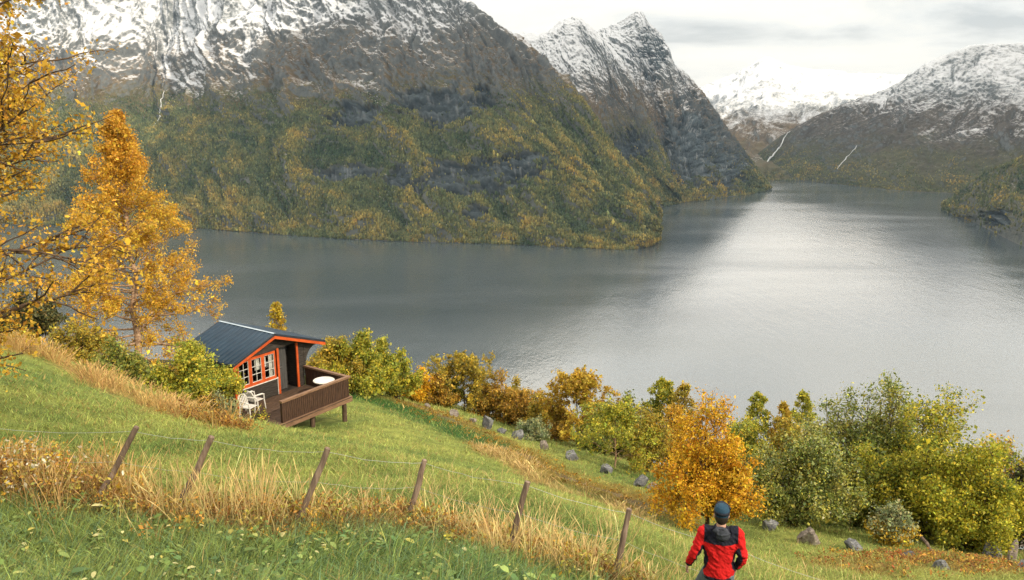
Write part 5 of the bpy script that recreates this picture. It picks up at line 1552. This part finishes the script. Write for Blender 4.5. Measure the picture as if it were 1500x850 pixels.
# cap : close knitted dome with a short brim to the front
cp = MB()
loft(cp, [(0, 0.008, 1.628, 0.086, 0.101), (0, 0.008, 1.66, 0.089, 0.104), (0, 0.008, 1.70, 0.084, 0.098), (0, 0.006, 1.735, 0.068, 0.08), (0, 0.004, 1.755, 0.040, 0.05), (0, 0.004, 1.760, 0.01, 0.012)], 24)
fuse(cp, 'cap', M['cap'], person, 0.008, 3)
bmm = MB(); n = 15; V = []
for zo in (0.0, 0.012):
    for a in np.linspace(R(10), R(170), n):
        for rr_, dz in ((0.088, 0.0), (0.14, 0.012), (0.18, 0.018)):
            V.append((rr_ * math.cos(a) * (0.92 if rr_ < 0.1 else 0.52) + 0.016, 0.01 + rr_ * math.sin(a) * (1.15 if rr_ < 0.1 else 1.12), 1.672 + dz + zo - 0.012 * abs(math.cos(a))))
f = []
for i in range(n - 1):
    for j in range(2):
        a, b_ = i * 3 + j, (i + 1) * 3 + j
        f += [(a, b_, b_ + 1, a + 1), (a + 3 * n, a + 1 + 3 * n, b_ + 1 + 3 * n, b_ + 3 * n)]
    a, b_ = i * 3 + 2, (i + 1) * 3 + 2; f.append((a, b_, b_ + 3 * n, a + 3 * n))
bmm.add(V, f); bmm.build('cap_brim', M['cap_dark'], person, True)
bnd = MB(); loft(bnd, [(0, 0.008, 1.655, 0.0915, 0.1065), (0, 0.008, 1.69, 0.0905, 0.105)], 28); bnd.build('cap_band', M['cap_dark'], person, True)

# ------------------------------------------------------------------ air, sky, sun
t = NT('air')
v = t.n('ShaderNodeVolumePrincipled')
v.inputs['Color'].default_value = (0.46, 0.68, 0.92, 1); v.inputs['Density'].default_value = 2.1e-5
v.inputs['Anisotropy'].default_value = 0.2
t.l(v.outputs[0], t.out.inputs['Volume'])
mb = MB().box((-14000, -3500, WATER - 3.5), (14000, 14000, 1750))
o = mb.build('haze', t.m); tag(o, 'pale bluish air softening the far mountains', 'haze', kind='stuff')

SUN_EL, SUN_AZ = R(36), R(55)            # sun behind the camera, to the right
sd = Vector((math.sin(SUN_AZ) * math.cos(SUN_EL), -math.cos(SUN_AZ) * math.cos(SUN_EL), math.sin(SUN_EL)))
L = bpy.data.lights.new('sun', 'SUN'); L.energy = 2.5; L.angle = R(3); L.color = (1.0, 0.86, 0.67)
lo = bpy.data.objects.new('sun', L); COL.objects.link(lo)
lo.rotation_euler = (-sd).to_track_quat('-Z', 'Y').to_euler()

# unseen cloud bank, added and outlined to shade the slopes across the fjord
cu = np.linspace(0, 1, 90); CU, CV = np.meshgrid(cu, cu, indexing='ij')
cx = 1095 + CU * 8000; cy = -700 + CV * 6000
edge = np.minimum.reduce([CU, 1 - CU, CV, 1 - CV]) * 6000
edge = np.minimum(edge, cx - np.interp(cy, [-700, 600, 1800, 2600, 3600, 5300], [2095, 1295, 1345, 1745, 2145, 2400])) + 260 * fbm(cx / 700, cy / 700, 4, seed=31)
thick = sstep(0, 500, edge)
top = 2650 + thick * (170 + 120 * fbm(cx / 420, cy / 420, 5, seed=32)); bot = 2650 - thick * (70 + 60 * fbm(cx / 500, cy / 500, 5, seed=33))
nn = 90; ii = np.arange(nn * nn).reshape(nn, nn)
keep = (thick[:-1, :-1] + thick[1:, 1:] + thick[1:, :-1] + thick[:-1, 1:]).ravel() > 0.0
qq = np.stack([ii[:-1, :-1], ii[1:, :-1], ii[1:, 1:], ii[:-1, 1:]], -1).reshape(-1, 4)[keep]
VV = np.concatenate([np.stack([cx, cy, top], -1).reshape(-1, 3), np.stack([cx, cy, bot], -1).reshape(-1, 3)])
t = NT('shade_cloud')
p = t.principled((0.9, 0.9, 0.9), 1.0, None, 0.0); tr = t.n('ShaderNodeBsdfTranslucent'); tr.inputs['Color'].default_value = (0.9, 0.9, 0.9, 1)
mx = t.n('ShaderNodeMixShader', Fac=0.35); t.l(p.outputs[0], mx.inputs[1]); t.l(tr.outputs[0], mx.inputs[2])
tp = t.n('ShaderNodeBsdfTransparent'); mx2 = t.n('ShaderNodeMixShader', Fac=0.26)
t.l(mx.outputs[0], mx2.inputs[1]); t.l(tp.outputs[0], mx2.inputs[2]); t.l(mx2.outputs[0], t.out.inputs['Surface'])
o = link('shade_clouds', fast_mesh('shade_clouds', VV, np.concatenate([qq, qq[:, ::-1] + nn * nn]), None, True), t.m); o['kind'] = 'structure'

W = bpy.data.worlds.new('World'); S.world = W; W.use_nodes = True
nt = W.node_tree; nt.nodes.clear()
def wn(ty, **kw):
    nd = nt.nodes.new(ty)
    for k, val in kw.items():
        if k in nd.inputs: nd.inputs[k].default_value = val
        else: setattr(nd, k, val)
    return nd
out = wn('ShaderNodeOutputWorld'); bg = wn('ShaderNodeBackground', Strength=0.10)
sky = wn('ShaderNodeTexSky', sky_type='NISHITA'); sky.sun_disc = False; sky.sun_elevation = SUN_EL
sky.sun_rotation = math.atan2(sd.x, sd.y); sky.altitude = 400
tc = wn('ShaderNodeTexCoord'); mp = wn('ShaderNodeMapping'); mp.inputs['Scale'].default_value = (1.6, 1.6, 7.0); mp.inputs['Location'].default_value = (0.3, 0.9, 0.25)
nt.links.new(tc.outputs['Generated'], mp.inputs['Vector'])
nz = wn('ShaderNodeTexNoise', Scale=1.9, Detail=6.0, Roughness=0.55, Distortion=0.35); nt.links.new(mp.outputs[0], nz.inputs['Vector'])
cr = wn('ShaderNodeValToRGB'); e = cr.color_ramp.elements
CB = 6.1
e[0].position = 0.40; e[0].color = (CB * 0.50, CB * 0.485, CB * 0.46, 1)
e[1].position = 0.57; e[1].color = (CB * 1.10, CB * 0.99, CB * 0.83, 1)
el = e.new(0.48); el.color = (CB * 0.84, CB * 0.80, CB * 0.73, 1)
nt.links.new(nz.outputs['Fac'], cr.inputs['Fac'])
# brighter, creamier band low over the far end of the fjord
sx = wn('ShaderNodeSeparateXYZ'); nt.links.new(tc.outputs['Generated'], sx.inputs[0])
hb = wn('ShaderNodeMapRange'); hb.inputs['From Min'].default_value = 0.0; hb.inputs['From Max'].default_value = 0.12
hb.inputs['To Min'].default_value = 0.55; hb.inputs['To Max'].default_value = 0.0
nt.links.new(sx.outputs['Z'], hb.inputs['Value'])
m1 = wn('ShaderNodeMix', data_type='RGBA'); nt.links.new(hb.outputs[0], m1.inputs[0]); nt.links.new(cr.outputs[0], m1.inputs[6]); m1.inputs[7].default_value = (CB * 1.09, CB * 1.0, CB * 0.87, 1)
# brightest part of the overcast stands higher, over the far arm of the fjord
gd = wn('ShaderNodeVectorMath', operation='DOT_PRODUCT'); nt.links.new(tc.outputs['Generated'], gd.inputs[0])
gd.inputs[1].default_value = (math.sin(R(15)) * math.cos(R(15)), math.cos(R(15)) * math.cos(R(15)), math.sin(R(15)))
ga = wn('ShaderNodeMapRange', interpolation_type='SMOOTHSTEP'); ga.inputs['From Min'].default_value = 0.84; ga.inputs['From Max'].default_value = 1.0
ga.inputs['To Min'].default_value = 2.25; ga.inputs['To Max'].default_value = 2.5; nt.links.new(gd.outputs['Value'], ga.inputs['Value'])
gb = wn('ShaderNodeMapRange', interpolation_type='SMOOTHSTEP'); gb.inputs['From Min'].default_value = 0.10; gb.inputs['From Max'].default_value = 0.20
nt.links.new(sx.outputs['Z'], gb.inputs['Value'])
gm = wn('ShaderNodeMix', data_type='FLOAT'); nt.links.new(gb.outputs[0], gm.inputs[0]); gm.inputs[2].default_value = 1.0; nt.links.new(ga.outputs[0], gm.inputs[3])
gs = wn('ShaderNodeVectorMath', operation='SCALE'); nt.links.new(m1.outputs[2], gs.inputs[0]); nt.links.new(gm.outputs[0], gs.inputs['Scale'])
m2 = wn('ShaderNodeMix', data_type='RGBA'); m2.inputs[0].default_value = 0.95
nt.links.new(sky.outputs[0], m2.inputs[6]); nt.links.new(gs.outputs[0], m2.inputs[7])
nt.links.new(m2.outputs[2], bg.inputs['Color']); nt.links.new(bg.outputs[0], out.inputs['Surface'])

S.view_settings.view_transform = 'Standard'; S.view_settings.look = 'None'
S.view_settings.exposure = 1.0; S.view_settings.gamma = 1; S.view_settings.use_curve_mapping = False
S.cycles.use_denoising = True; S.cycles.denoising_prefilter = 'NONE'; S.cycles.denoising_input_passes = 'RGB_ALBEDO_NORMAL'
S.cycles.max_bounces = 6; S.cycles.volume_bounces = 0; S.cycles.transparent_max_bounces = 6
S.cycles.diffuse_bounces = 3; S.cycles.glossy_bounces = 2
S.cycles.caustics_reflective = False; S.cycles.caustics_refractive = False
